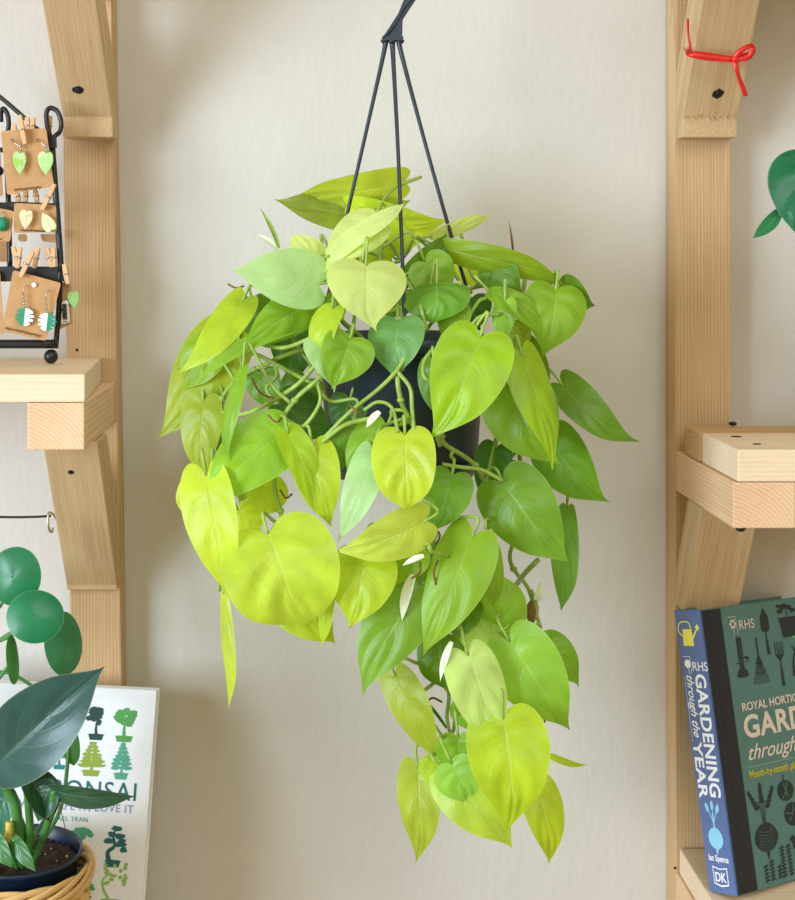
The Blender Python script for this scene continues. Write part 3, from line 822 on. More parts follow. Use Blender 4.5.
coin((14, 660), 9, 24, .19, .1, 1.0, (58, 130, 60), 4, [(2, 675, .18), (-30, 720, .15)])
coin((60, 690), 14, 8, .15, .3, .2, (44, 110, 60), 6, [(40, 690, .16), (0, 672, .16), (-50, 700, .15)])
coin((-30, 610), 24, 26, .15, .3, -.2, (40, 120, 80), 5, [(-60, 660, .15)])

# plant at the right edge
RP = root('potted_plant', (.56, -.12, -.166), 'plant with glossy dark green leaf reaching in at the right edge', 'plant')
rc = Vector((.56, -.15, -.1675))
bm = bmesh.new()
lathe(bm, [(.001, .001), (.042, .001), (.056, .098), (.06, .098), (.06, .11), (.057, .11), (.055, .095), (.001, .092)], rc, 48)
obj('pot', bm, plain('cream_pot', (210, 204, 190), .4), RP, True)
soil_disc(rc+Vector((0, 0, .10)), .053, RP)
dleaf(RP, (820, 160), (810, 254), 90, .20, .21, (24, 108, 70), roll=.1, arch=.12, fold=.15, seed=1)
dleaf(RP, (779, 212), (752, 239), 14, .20, .20, (30, 118, 66), roll=.5, shape='s', side=-.2, seed=2)
dleaf(RP, (830, 668), (791, 636), 22, .262, .262, (40, 150, 70), roll=.3, shape='s', side=.3, seed=3)
tubeobj('stalk', [rc+Vector((0, 0, .1)), W(900, 90, .17), W(850, 120, .19), W(815, 158, .20)], .002, M_stemd, RP)
tubeobj('stalk', [W(815, 160, .198), W(800, 190, .195), W(779, 212, .2)], .0014, M_stemd, RP)
tubeobj('stalk', [rc+Vector((-.01, -.03, .1)), W(900, 230, .25), W(890, 420, .262), W(860, 600, .262), W(830, 668, .262)], .002, M_stemd, RP)

# ------------------------------------------------------------------ flat art helpers (printed on covers)
def frame(A, X, Zv):
    """matrix: local x right on the cover, local y = into the book, local z up"""
    X = X.normalized(); Zv = Zv.normalized(); Yv = Zv.cross(X)
    M = Matrix((X, Yv, Zv)).transposed().to_4x4(); M.translation = A
    return M
class Art:
    def __init__(s): s.bm = bmesh.new()
    def poly(s, pts):
        of = s.off+len(s.bm.faces)*1.5e-6
        vs = [s.bm.verts.new((x, -of, s.zmap(z) if s.zmap else z)) for x, z in pts]
        f = s.bm.faces.new(vs); return f
    off = .0004
    zmap = None
    def disc(s, x, z, rx, rz=None, n=20, j=0, rot=0):
        rz = rz or rx; pts = []
        for k in range(n):
            a = 2*math.pi*k/n; q = 1+rnd.uniform(-j, j)
            u, v_ = rx*q*math.cos(a), rz*q*math.sin(a)
            pts.append((x+u*math.cos(rot)-v_*math.sin(rot), z+u*math.sin(rot)+v_*math.cos(rot)))
        s.poly(pts)
    def line(s, pts, w0, w1=None):
        w1 = w0 if w1 is None else w1
        P_ = catmull([Vector((x, 0, z)) for x, z in pts], 5); n = len(P_)
        l, r = [], []
        for i, p in enumerate(P_):
            t = (P_[min(i+1, n-1)]-P_[max(i-1, 0)]).normalized(); nn = Vector((-t.z, 0, t.x))*(w0+(w1-w0)*i/(n-1))/2
            l.append(p+nn); r.append(p-nn)
        for i in range(n-1):
            s.poly([(l[i].x, l[i].z), (l[i+1].x, l[i+1].z), (r[i+1].x, r[i+1].z), (r[i].x, r[i].z)])
    def done(s, name, mat, parent, M):
        me = bpy.data.meshes.new(name); s.bm.to_mesh(me); s.bm.free()
        return link(name, me, mat, parent, M)

def text(body, x, z, size, mat, parent, M, name='lettering', bold=0., shear=0., sx=1., rot=0., align='LEFT', off=.0004, space=1.):
    cu = bpy.data.curves.new('t', 'FONT'); cu.body = body; cu.size = size; cu.offset = bold*size; cu.shear = shear
    cu.align_x = align; cu.space_character = space; cu.extrude = .00006; cu.resolution_u = 4
    tmp = bpy.data.objects.new('t', cu); COL.objects.link(tmp)
    dg = bpy.context.evaluated_depsgraph_get()
    me = bpy.data.meshes.new_from_object(tmp.evaluated_get(dg))
    bpy.data.objects.remove(tmp); bpy.data.curves.remove(cu)
    me.materials.clear()
    R_ = Matrix.Rotation(rot, 2)
    for v_ in me.vertices:
        q = R_ @ Vector((v_.co.x*sx, v_.co.y))
        v_.co = Vector((x+q.x, -off-v_.co.z, z+q.y))
    return link(name, me, mat, parent, M)

def book(name, A, X, Zv, wd, ht, th, cover, spine, pages, label, over=.003):
    """A = lower corner of the front cover at the spine (left) side"""
    M = frame(A, X, Zv)
    r = root(name, A, label, 'book')
    def bx(nm, x0, x1, y0, y1, z0, z1, m, bv=.0006):
        bm = prism([[Vector((x0, y0, z0)), Vector((x1, y0, z0)), Vector((x1, y0, z1)), Vector((x0, y0, z1))],
                    [Vector((x0, y1, z0)), Vector((x1, y1, z0)), Vector((x1, y1, z1)), Vector((x0, y1, z1))]], None)
        bmesh.ops.recalc_face_normals(bm, faces=bm.faces)
        bmesh.ops.bevel(bm, geom=list(bm.edges), offset=bv, segments=2, affect='EDGES')
        return obj(nm, bm, m, r, False, M)
    c = .0028
    bx('front_cover', .0, wd, 0, c, 0, ht, cover)
    bx('back_cover', .0, wd, th-c, th, 0, ht, cover)
    bx('spine', -.0012, .0018, .0004, th-.0004, 0, ht, spine)
    bx('page_block', .002, wd-over, c, th-c, over, ht-over, pages, .0003)
    return r, M

M_pages = plain('book_pages', (238, 234, 222), .8, .05, 500)
# --- gardening book
A = Vector((.37449, .17077, -.56791))   # x, d, z
k = 1.010
A = Vector((A.x*k, 1.4-(1.4-A.y)*k, A.z*k))
yw, ln, rl = -.5804, .2173, -.0485
cy, sy, cl, sl, cr, sr = math.cos(yw), math.sin(yw), math.cos(ln), math.sin(ln), math.cos(rl), math.sin(rl)
R3 = Matrix(((cy, -sy, 0), (sy, cy, 0), (0, 0, 1))) @ Matrix(((1, 0, 0), (0, cl, -sl), (0, sl, cl))) @ Matrix(((cr, 0, -sr), (0, 1, 0), (sr, 0, cr)))
tw = lambda v_: Vector((v_.x, -v_.y, v_.z))
Xb, Zb = tw(R3 @ Vector((1, 0, 0))), tw(R3 @ Vector((0, 0, 1)))
M_teal = plain('teal_cover', (82, 124, 120), .55, .07, 120, bmp=.1)
M_spine = plain('blue_spine', (90, 110, 160), .5, .05, 120)
M_dark = plain('charcoal_print', (30, 40, 44), .6, .05)
M_cloth = plain('charcoal_hinge', (38, 38, 42), .8, .12, 500, bmp=.4)
M_pink = plain('pale_print', (222, 208, 196), .6, .02)
M_yel = plain('yellow_print', (236, 224, 90), .6, .03)
M_olive = plain('olive_print', (196, 190, 30), .6, .03)
M_cy = plain('cyan_print', (140, 205, 235), .6, .03)
M_wh = plain('white_print', (240, 242, 248), .6, .01)
GH, GT, GW = .2475, .0328, .150
GB, GM_ = book('book', tw(A), Xb, Zb, GW, GH, GT, M_teal, M_spine, M_pages, 'thick gardening hardback with blue spine and teal cover on the right shelf')
# dark hinge strip on the front cover
a_ = Art(); a_.off = .0003; a_.poly([(.0, .001), (.0255, .001), (.0255, GH-.001), (.0, GH-.001)]); a_.done('hinge_strip', M_cloth, GB, GM_)
tb = bmesh.new(); tube(tb, [(.0065, -.0002, .002), (.0065, -.0002, GH-.002)], .0009, 8, 2); obj('hinge_groove', tb, M_cloth, GB, True, GM_)
H_ = GH
# units: cover local metres
text('RHS', .047, H_-.0225, .0125, M_pink, GB, GM_)
a_ = Art()
for k in range(6): a_.disc(.0395+.0032*math.cos(k*1.05), H_-.0165+.0032*math.sin(k*1.05), .0014)
a_.line([(.0395, H_-.020), (.040, H_-.0265)], .0006); a_.line([(.044, H_-.0105), (.045, H_-.0265)], .0005); a_.line([(.034, H_-.010), (.044, H_-.010)], .0005)
a_.done('rose_emblem', M_pink, GB, GM_)
TOP = lambda z: H_-(.0054+(H_-z-.010)*.72)
LOW = lambda z: .042+(z-.058)*.82
a_ = Art(); a_.zmap = TOP
# trowel
X0, Z0 = .0835, H_-.010
a_.poly([(X0, Z0), (X0-.0055, Z0-.012), (X0-.006, Z0-.026), (X0-.004, Z0-.031), (X0+.004, Z0-.031), (X0+.006, Z0-.026), (X0+.0055, Z0-.012)])
a_.line([(X0, Z0-.030), (X0, Z0-.046)], .0016); a_.line([(X0, Z0-.042), (X0+.0005, Z0-.060)], .003, .004)
# plant pot with plant
X0, Z0 = .1165, H_-.026
a_.poly([(X0-.013, Z0), (X0+.013, Z0), (X0+.012, Z0-.004), (X0+.009, Z0-.026), (X0-.009, Z0-.026), (X0-.012, Z0-.004)])
a_.line([(X0, Z0), (X0, Z0+.012)], .0012)
for dx, dz, r_ in [(-.009, .008, .004), (-.003, .014, .005), (.004, .012, .004), (.009, .008, .004), (-.011, .015, .003)]: a_.disc(X0+dx, Z0+dz, r_, r_*.8, 14, .15)
# bulb planter
X0, Z0 = .0445, H_-.046
a_.disc(X0, Z0, .0036, .0042); a_.poly([(X0-.0036, Z0), (X0+.0036, Z0), (X0+.003, Z0-.038), (X0-.003, Z0-.038)])
a_.poly([(X0-.007, Z0-.041), (X0+.007, Z0-.041), (X0+.005, Z0-.037), (X0-.005, Z0-.037)]); a_.disc(X0, Z0-.044, .008, .0034)
a_.line([(X0-.009, Z0-.029), (X0+.013, Z0-.028)], .0009); a_.disc(X0+.0075, Z0-.0235, .0038, .002, 12, .1, -.5)
# lawn rake
X0, Z0 = .0685, H_-.046
a_.line([(X0, Z0), (X0, Z0-.028)], .0018); a_.poly([(X0-.001, Z0-.024), (X0+.001, Z0-.024), (X0+.005, Z0-.034), (X0-.005, Z0-.034)])
for t in range(-6, 7): a_.line([(X0+t*.0006, Z0-.033), (X0+t*.0019, Z0-.058-.001*math.cos(t*.25))], .0004)
a_.line([(X0-.007, Z0-.044), (X0, Z0-.0455), (X0+.007, Z0-.044)], .0012)
# fork
X0, Z0 = .0985, H_-.056
for t in (-1.5, -.5, .5, 1.5): a_.line([(X0+t*.0036, Z0), (X0+t*.0034, Z0-.017)], .0009, .0013)
a_.poly([(X0-.0062, Z0-.016), (X0+.0062, Z0-.016), (X0+.001, Z0-.023), (X0-.001, Z0-.023)])
a_.line([(X0, Z0-.02), (X0, Z0-.036)], .0014); a_.line([(X0, Z0-.034), (X0, Z0-.056)], .0028, .0036)
# shears
X0, Z0 = .121, H_-.062
a_.line([(X0-.006, Z0-.04), (X0-.004, Z0-.02), (X0+.004, Z0)], .003, .001); a_.line([(X0+.006, Z0-.04), (X0+.004, Z0-.02), (X0-.004, Z0)], .003, .001)
a_.done('tool_print', M_dark, GB, GM_)
a_ = Art(); a_.zmap = LOW
# lower half: beetroot, tomatoes, carrot tops, lavender
X0, Z0 = .046, .060
a_.disc(X0, Z0-.002, .0155, .0150, 26, .02); a_.poly([(X0-.003, Z0-.015), (X0+.003, Z0-.015), (X0, Z0-.026)])
for dx in (-.0012, .0, .0012): a_.line([(X0+dx, Z0+.012), (X0+dx*3, Z0+.036)], .0009)
for dx, ro in ((-.015, .5), (0, 0), (.015, -.5)):
    for q in range(5): a_.disc(X0+dx*(.5+q*.14), Z0+.036+q*.0042-abs(dx)*.4, .0036-.0004*q, .003, 8, .2)
X0, Z0 = .080, .101
a_.disc(X0, Z0, .0112, .0112, 24, .02); a_.disc(X0+.006, Z0-.026, .012, .0125, 24, .02); a_.line([(X0-.001, Z0+.008), (X0-.001, Z0+.017)], .0016)
for q in range(4): a_.disc(.081+q*.001, .050-q*.004, .004-.0006*q, .003, 8, .25)
a_.zmap = lambda z: .002+z*.72
for X0, h_ in ((.040, .020), (.048, .022), (.058, .016), (.064, .035), (.073, .034), (.084, .03), (.095, .033)):
    a_.line([(X0, .004), (X0, .004+h_)], .0006)
    for q in range(int(h_/.0042)+1): a_.disc(X0-.0014, .005+q*.0042, .0018, .0013, 8, .1, .4); a_.disc(X0+.0014, .006+q*.0042, .0018, .0013, 8, .1, -.4)
a_.done('vegetable_print', M_dark, GB, GM_)
a_ = Art(); a_.off = .0006; a_.zmap = LOW
for q in range(7): a_.line([(.036, .066-q*.0032), (.046, .063-q*.0032), (.056, .067-q*.0032)], .0003)
for q in range(3): a_.line([(.074+q*.005, .093), (.080, .101), (.085-q*.004, .110)], .0007)
a_.line([(.076, .078), (.083, .076), (.092, .082)], .0007); a_.line([(.080, .068), (.085, .076), (.087, .086)], .0006)
a_.zmap = TOP
for q in range(6): a_.line([(.0425, H_-.053-q*.004), (.0465, H_-.056-q*.004)], .0004)
a_.done('fine_line_print', plain('line_print', (84, 134, 122), .6), GB, GM_)
text('ROYAL HORTICULTURAL SOCIETY', .0365, H_-.0945, .0102, M_pink, GB, GM_, bold=.02, sx=1.07)
text('GARDENING', .0350, H_-.1180, .0275, M_pink, GB, GM_, bold=.028, sx=1.12, space=1.04)
text('through the year', .0345, H_-.1375, .0190, M_pink, GB, GM_, bold=.006, shear=.45, sx=1.12)
text('Month-by-month planning', .0345, H_-.1530, .0094, M_olive, GB, GM_, bold=.014, sx=.84)
a_ = Art()
for q in range(60): a_.disc(0.0355+q*.0018, H_-.1435, .0004, n=6)
a_.done('dotted_rule', M_pink, GB, GM_)
# spine face: local x from back (left) to front hinge
Ss = frame(GM_ @ Vector((-.0012, GT, 0)), -(GM_.to_3x3() @ Vector((0, 1, 0))), Zb)
a_ = Art(); a_.off = .0003; a_.zmap = lambda z: H_-(.0105+(H_-z-.017)*.86)
X0, Z0 = .0145, H_-.030
a_.poly([(X0-.007, Z0-.0125), (X0+.006, Z0-.0125), (X0+.005, Z0+.005), (X0-.006, Z0+.005)])
a_.line([(X0+.005, Z0-.005), (X0+.012, Z0+.006)], .0022, .0014); a_.poly([(X0+.0095, Z0+.007), (X0+.0125, Z0+.0105), (X0+.015, Z0+.006), (X0+.0125, Z0+.0035)])
a_.line([(X0-.006, Z0-.003), (X0-.011, Z0+.003), (X0-.009, Z0+.011), (X0-.002, Z0+.013), (X0+.003, Z0+.011), (X0+.004, Z0+.004)], .0013)
a_.done('watering_can_print', M_yel, GB, Ss)
text('RHS', .0145, H_-.0545, .0115, M_wh, GB, Ss, bold=.005, sx=.93)
a_ = Art()
for k in range(7): a_.disc(.0095+.0028*math.cos(k*.9), H_-.0485+.0028*math.sin(k*.9), .0013)
a_.disc(.0095, H_-.0485, .002); a_.line([(.0095, H_-.051), (.011, H_-.058)], .0007); a_.line([(.013, H_-.042), (.0135, H_-.057)], .0005); a_.line([(.005, H_-.042), (.0132, H_-.042)], .0005)
a_.done('rose_emblem', M_wh, GB, Ss)
text('GARDENING', .0168, H_-.0570, .0176, M_wh, GB, Ss, bold=.026, rot=-math.pi/2, sx=1.04, space=1.03)
text('through the', .0062, H_-.0575, .0118, M_wh, GB, Ss, bold=.010, rot=-math.pi/2, shear=.4, sx=.98)
text('YEAR', .0036, H_-.1180, .0146, M_wh, GB, Ss, bold=.026, rot=-math.pi/2, sx=1.36, space=1.04)
a_ = Art()
for q in range(34): a_.disc(.0038, H_-.061-q*.0017, .00045, n=6)
a_.done('dotted_rule', M_wh, GB, Ss)
a_ = Art(); X0, Z0 = .0165, .047
a_.disc(X0, Z0, .0085, .0092, 24, .01); a_.poly([(X0-.002, Z0-.008), (X0+.002, Z0-.008), (X0, Z0-.015)])
a_.line([(X0, Z0+.008), (X0, Z0+.022)], .002)
for dx in (-.006, 0, .006):
    a_.line([(X0, Z0+.013), (X0+dx*.8, Z0+.024)], .001); a_.disc(X0+dx, Z0+.026+(.002 if dx == 0 else 0), .0021, .0044, 10, .12, -dx*60)
a_.done('beetroot_print', M_cy, GB, Ss)
text('Ian Spence', .0165, .0275, .0075, M_wh, GB, Ss, bold=.02, align='CENTER', sx=.72)
a_ = Art(); X0, Z0 = .0165, .0145
a_.poly([(X0-.0085, Z0+.0085), (X0-.0005, Z0+.0070), (X0-.0005, Z0-.0085), (X0-.0085, Z0-.0065)]); a_.poly([(X0+.0085, Z0+.0085), (X0+.0005, Z0+.0070), (X0+.0005, Z0-.0085), (X0+.0085, Z0-.0065)])
a_.poly([(X0-.0006, Z0+.007), (X0+.0006, Z0+.007), (X0+.0006, Z0-.0085), (X0-.0006, Z0-.0085)])
a_.done('publisher_emblem', M_wh, GB, Ss)
a_ = Art(); a_.off = .0006
a_.poly([(X0-.0076, Z0+.0073), (X0, Z0+.0060), (X0, Z0-.0072), (X0-.0076, Z0-.0055)]); a_.poly([(X0+.0076, Z0+.0073), (X0, Z0+.0060), (X0, Z0-.0072), (X0+.0076, Z0-.0055)])
a_.done('emblem_ground', M_spine, GB, Ss)
text('DK', X0, Z0-.0040, .0110, M_wh, GB, Ss, bold=.02, align='CENTER', off=.0009, sx=.82)

# --- white bonsai book
d_top = .074
TR = W(157, 690.5, d_top)
up = Vector((0.012, .055, .235)).normalized()
BH = .2525; BW = .19; BT = .032
X2 = (Vector((1, 0, -.045))-up*Vector((1, 0, -.045)).dot(up)).normalized()
# corner (lower left of cover)
BRc = TR-up*BH
A2 = BRc-X2*BW
M_cov = plain('white_cover', (232, 234, 240), .35, .02, 60)
dz = 0
BB, BM_ = book('book', A2, X2, up, BW, BH, BT, M_cov, M_cov, M_pages, 'white bonsai book with green tree prints leaning behind the basket', over=.002)
cols = {'t': (18, 100, 104), 'g': (74, 150, 72), 'k': (18, 60, 56), 'o': (138, 160, 44), 'm': (74, 160, 132), 'l': (142, 186, 84), 'b': (30, 120, 130)}
mats = {k: plain('tree_print_'+k, v_, .5, .03) for k, v_ in cols.items()}
def cov(px, py):
    """cover-plane coordinates of a point of the book's front"""
    o_, dr = Vector((0, -1.4, 0)), W(px, py, .2)-Vector((0, -1.4, 0))
    nrm = X2.cross(up); t = (A2-o_).dot(nrm)/dr.dot(nrm); q = BM_.inverted() @ (o_+dr*t)
    return q.x, q.z
def bonsai(px, py, wpx, hpx, c, kind):
    global rnd
    x, z = cov(px, py); s = 1.5/1400; w_, h_ = wpx*s, hpx*s
    a_ = Art()
    zb = z-h_/2
    a_.poly([(x-w_*.3, zb+h_*.15), (x+w_*.3, zb+h_*.15), (x+w_*.24, zb), (x-w_*.24, zb)]); a_.disc(x, zb+h_*.15, w_*.34, h_*.025)
    if kind == 0:   # round spreading crown
        a_.line([(x, zb+h_*.15), (x-w_*.02, zb+h_*.35), (x+w_*.02, zb+h_*.6)], w_*.12, w_*.05)
        for q in range(26):
            an = rnd.uniform(0, 6.28); rr = math.sqrt(rnd.random()); a_.disc(x+w_*.36*rr*math.cos(an), zb+h_*.68+h_*.22*rr*math.sin(an), w_*.13, h_*.075, 10, .25)
    elif kind == 1:  # conical, layered
        a_.line([(x, zb+h_*.15), (x+w_*.05, zb+h_*.6), (x, zb+h*.95 if False else zb+h_*.95)], w_*.1, w_*.03)
        for q in range(7):
            ww = w_*(.44-.055*q)
            for sgn in (-1, 1): a_.disc(x+sgn*ww*.5, zb+h_*(.3+.1*q), ww*.6, h_*.055, 12, .25)
    elif kind == 2:  # windswept pads on a bent trunk
        a_.line([(x-w_*.15, zb+h_*.12), (x-w_*.22, zb+h_*.35), (x+w_*.02, zb+h_*.5), (x-w_*.06, zb+h_*.75), (x+w_*.05, zb+h_*.9)], w_*.2, w_*.05)
        for dx, dz_, r_ in [(-.22, .62, .2), (.25, .55, .22), (.38, .42, .16), (-.1, .78, .18), (.22, .74, .2), (.05, .92, .2), (.3, .62, .16)]: a_.disc(x+w_*dx, zb+h_*dz_, w_*r_, h_*.07, 12, .22)
    else:  # airy crown on curved trunk
        a_.line([(x-w_*.05, zb+h_*.12), (x-w_*.28, zb+h_*.4), (x-w_*.3, zb+h_*.6), (x-w_*.05, zb+h_*.75)], w_*.09, w_*.04)
        for q in range(22):
            a_.disc(x+w_*rnd.uniform(-.3, .45), zb+h_*rnd.uniform(.5, .95), w_*.07, h_*.04, 8, .3)
    a_.done('tree_print', mats[c], BB, BM_)
for t in [(97, 722, 22, 30, 'k', 0), (125, 724, 25, 30, 'g', 0), (60, 756, 18, 22, 'b', 0), (92, 758, 26, 30, 'o', 1), (122, 760, 20, 32, 'm', 1),
          (82, 838, 22, 20, 'm', 0), (114, 846, 22, 34, 't', 2), (112, 884, 26, 36, 'l', 3), (86, 890, 18, 14, 'm', 0), (48, 845, 22, 26, 'l', 0), (50, 722, 22, 28, 'g', 1)]:
    bonsai(*t)
x0, z0 = cov(137, 804)
xs, z1 = cov(36, 802)
text('BONSAI', x0, cov(137, 801)[1], .0225, mats['t'], BB, BM_, align='RIGHT', sx=.95, bold=.004, space=1.12)
text('GROW IT, SHAPE IT, LOVE IT', cov(133, 815)[0], cov(133, 813)[1], .0098, plain('lilac_print', (140, 150, 190), .6), BB, BM_, align='RIGHT', sx=.98, space=1.08, bold=.012)
text('MICHAEL TRAN', cov(88, 821)[0], cov(88, 822)[1], .0058, mats['m'], BB, BM_, align='RIGHT', space=1.1)

# ------------------------------------------------------------------ earring stand
ES = root('earring_stand', W(30, 361, .10), 'black wire earring display stand on the left shelf', 'stand')
dd = .115
Wd = lambda x, y, k=0: W(x, y, dd+k)
tubeobj('upright', [Wd(52, 146, -.01), Wd(55, 185, -.008), Wd(58, 225, -.005), Wd(61, 270)], .0030, M_blackm, ES)
cap = tubeobj('scroll_top', [Wd(50, 136, -.012), Wd(47, 124, -.012), Wd(46.5, 113, -.012), Wd(50, 108, -.012), Wd(57, 111, -.012), Wd(61, 121, -.012), Wd(60, 131, -.012), Wd(54, 137, -.012)], .0023, M_blackm, ES)
obj('collar', prism([[Wd(47, 135, -.004), Wd(56.5, 135, -.004), Wd(57, 148, -.004), Wd(47.5, 148, -.004)], [Wd(47, 135, -.02), Wd(56.5, 135, -.02), Wd(57, 148, -.02), Wd(47.5, 148, -.02)]], None), M_blackm, ES)
tubeobj('diagonal_bar', [Wd(-38, 112, -.02), Wd(-22, 84, -.03), Wd(0, 97, -.03), Wd(36, 128, -.03), Wd(50, 140, -.02)], .0022, M_blackm, ES)
tubeobj('scroll_top', [Wd(1, 122, -.04), Wd(1, 112, -.04), Wd(4, 109, -.04), Wd(8, 116, -.04), Wd(8.5, 128, -.04), Wd(5, 138, -.04)], .0024, M_blackm, ES)
tubeobj('upright', [Wd(5, 138, -.04), Wd(8, 190, -.035), Wd(10, 270, -.03)], .0026, M_blackm, ES)
tubeobj('upright', [Wd(-38, 138, -.012), Wd(-40, 220, -.008), Wd(-40, 344, -.003)], .0028, M_blackm, ES)
tubeobj('scroll_top', [Wd(-38, 138, -.012), Wd(-31, 124, -.012), Wd(-33, 112, -.012), Wd(-39, 110, -.012), Wd(-42, 120, -.012)], .0023, M_blackm, ES)
def bar(x0, y0, x1, y1, h, k, th=.004):
    a, b = Wd(x0, y0, k), Wd(x1, y1, k); u = Vector((0, 0, h/1400*1.29/2)); q = Vector((0, th/2, 0))
    o_ = obj('crossbar', prism([[a+u+q, b+u+q, b-u+q, a-u+q], [a+u-q, b+u-q, b-u-q, a-u-q]], None), M_blackm, ES)
bar(-40, 206, 15, 207, 9, -.020); bar(-40, 150, 12, 150, 5, -.026); bar(10, 204, 59, 206, 5, -.006)
bar(-40, 274, 66, 274, 15, -.002)
tubeobj('base_bar', [Wd(-40, 344, 0), Wd(0, 344, 0), Wd(58, 344, 0)], .0042, M_blackm, ES, 12, 3)
tubeobj('upright', [Wd(60, 270, -.001), Wd(59, 305, -.003), Wd(56, 344, -.002)], .0026, M_blackm, ES)
fz = -.1043
fb = Wd(51, 344)
obj('ball_foot', ball(bmesh.new(), (fb.x, fb.y, fz+.0066), .0066), M_blackm, ES, True)
fb2 = Wd(-34, 344); obj('ball_foot', ball(bmesh.new(), (fb2.x, fb2.y, fz+.0066), .0066), M_blackm, ES, True)

def card(quad, k, label, name='card', mat=None, r=.0, label2=None):
    P4 = [Wd(x, y, k) for x, y in quad]
    n = (P4[1]-P4[0]).cross(P4[3]-P4[0]).normalized()*.0007
    pts = []
    for i in range(4):   # rounded corners
        a, b, c = P4[i-1], P4[i], P4[(i+1) % 4]
        u1, u2 = (a-b).normalized(), (c-b).normalized()
        for t in (0, .33, .66, 1): pts.append(b+u1*.0025*(1-t)**2+u2*.0025*t**2)
    bm = prism([[p for p in pts], [p+n*(1 if n.y > 0 else -1) for p in pts]], None)
    o_ = obj(name, bm, mat or M_card, None); WM[o_.name] = Matrix.Identity(4)
    tag(o_, label, 'card', 'kraft cards on the earring stand'); return o_
g = None
c1 = card([(1, 131), (46, 128), (54, 186), (7, 195)], .002, 'brown kraft card carrying the two green leaf earrings, top row')
c2 = card([(14, 203), (56, 205), (57, 232), (14, 233)], .004, 'small brown kraft card carrying the pink-tinged studs, middle row')
c3 = card([(13, 270), (61, 283), (46, 341), (2, 331)], .010, 'brown kraft card carrying the green and white split-leaf earrings')
c4 = card([(61, 283), (70, 280), (73, 324), (55, 331)], -.004, 'pinkish-brown card with a cactus sticker beside the bottom earring card')
c5 = card([(-30, 150), (0, 148), (3, 196), (-26, 198)], -.022, 'brown card cut off by the left edge, top row')
c6 = card([(-25, 204), (14, 211), (10, 242), (-25, 236)], .004, 'brown card with a knobbly green earring at the left edge')
c7 = card([(-30, 268), (0, 272), (4, 334), (-30, 330)], .006, 'brown card cut off by the left edge, bottom row')
c8 = card([(18, 234), (27, 234), (27, 242), (18, 241)], -.055, 'back card showing its lower end under the middle card, left')
c9 = card([(40, 234), (56, 234), (56, 243), (42, 241)], -.055, 'back card showing its lower end under the middle card, right')
c10 = card([(-20, 240), (8, 241), (8, 262), (-20, 261)], -.05, 'greyish card seen behind the left crossbar')
# handwriting on the cards
def scribble(x0, y0, x1, y1, k, par, n=18, amp=1.7):
    bm = bmesh.new(); pts = []
    for i in range(n+1):
        t = i/n
        pts.append(Wd(x0+(x1-x0)*t+rnd.uniform(-.4, .4), y0+(y1-y0)*t+(amp if i % 2 else -amp)*rnd.uniform(.4, 1), k))
    tube(bm, pts, .00032, 4, 2)
    obj('handwriting', bm, M_ink, par)
scribble(14, 190, 41, 187, .0032, c1); scribble(20, 230, 47, 231, .0052, c2, 20, 1.2); scribble(5, 328, 41, 336, .0115, c3, 26); scribble(-8, 238, 2, 239, .0052, c6, 8)

def mini_leaf(name, b, t, wpx, k, mat, par, split=False, th=.0012):
    B, T = Wd(*b, k), Wd(*t, k)
    me = leaf_mesh(B, T, wpx/1400*1.285, fold=-.05, arch=.04, rip=.0, seed=2)
    o_ = link(name, me, mat, par); md = o_.modifiers.new('t', 'SOLIDIFY'); md.thickness = th
    return o_
def two_tone(name, ca, cb, scale=150, vert=False):
    m, nt, b = newmat(name); tc = nd(nt, 'ShaderNodeTexCoord'); nz = nd(nt, 'ShaderNodeTexNoise'); nz.inputs['Scale'].default_value = scale
    nt.links.new(tc.outputs['Object'], nz.inputs[0]); uv = nd(nt, 'ShaderNodeUVMap'); sp = nd(nt, 'ShaderNodeSeparateXYZ'); nt.links.new(uv.outputs[0], sp.inputs[0])
    ph = mth(nt, 'ABSOLUTE', mth(nt, 'SINE', mth(nt, 'MULTIPLY', sp.outputs[0], 5*math.pi)))
    vv = mth(nt, 'SUBTRACT', 1.0, mth(nt, 'MULTIPLY', ph, 3.5), clamp=True)
    md_ = mth(nt, 'SUBTRACT', 1.0, mth(nt, 'MULTIPLY', sp.outputs[1], 8), clamp=True)
    f = mth(nt, 'ADD', mth(nt, 'MULTIPLY', vv, .6), md_, clamp=True)
    f = mth(nt, 'ADD', f, mth(nt, 'MULTIPLY', mth(nt, 'SUBTRACT', nz.outputs['Fac'], .52), 3), clamp=True)
    nt.links.new(mixc(nt, lin(ca), lin(cb), f), b.inputs['Base Color']); b.inputs['Roughness'].default_value = .4
    return m
M_e1 = two_tone('clay_green', (150, 212, 84), (236, 226, 214)); M_e2 = two_tone('clay_mint', (176, 226, 140), (240, 214, 214))
M_e3 = two_tone('clay_pink', (222, 236, 180), (240, 150, 160), 90)
M_mg = plain('clay_emerald', (22, 140, 100), .5, .1); M_mw = plain('clay_white', (238, 240, 234), .5, .02)
def hookw(par, x, y, k):
    tubeobj('ear_wire', [Wd(x-9, y-12, k-.002), Wd(x-7, y-9, k+.002), Wd(x-2, y-6, k+.004), Wd(x+1, y-2, k+.004), Wd(x+2, y+2, k+.003)], .0006, M_silver, par, 6, 4)
    obj('bead', ball(bmesh.new(), Wd(x, y-5, k+.004), .0016), M_silver, par, True)
def earring(x, y, tip, wpx, k, mat, label, wire=True):
    r = root('earring', Wd(x, y, k), label, 'earring', 'earrings on the stand')
    if wire: hookw(r, x, y-2, k)
    mini_leaf('leaf_charm', (x, y+1), tip, wpx, k+.004, mat, r); return r
earring(20, 153, (20, 176), 13, .004, M_e1, 'bright green leaf earring, left one on the top card')
earring(46, 153, (46, 176), 15, .005, M_e2, 'pale green leaf earring with pink veins, right one on the top card')
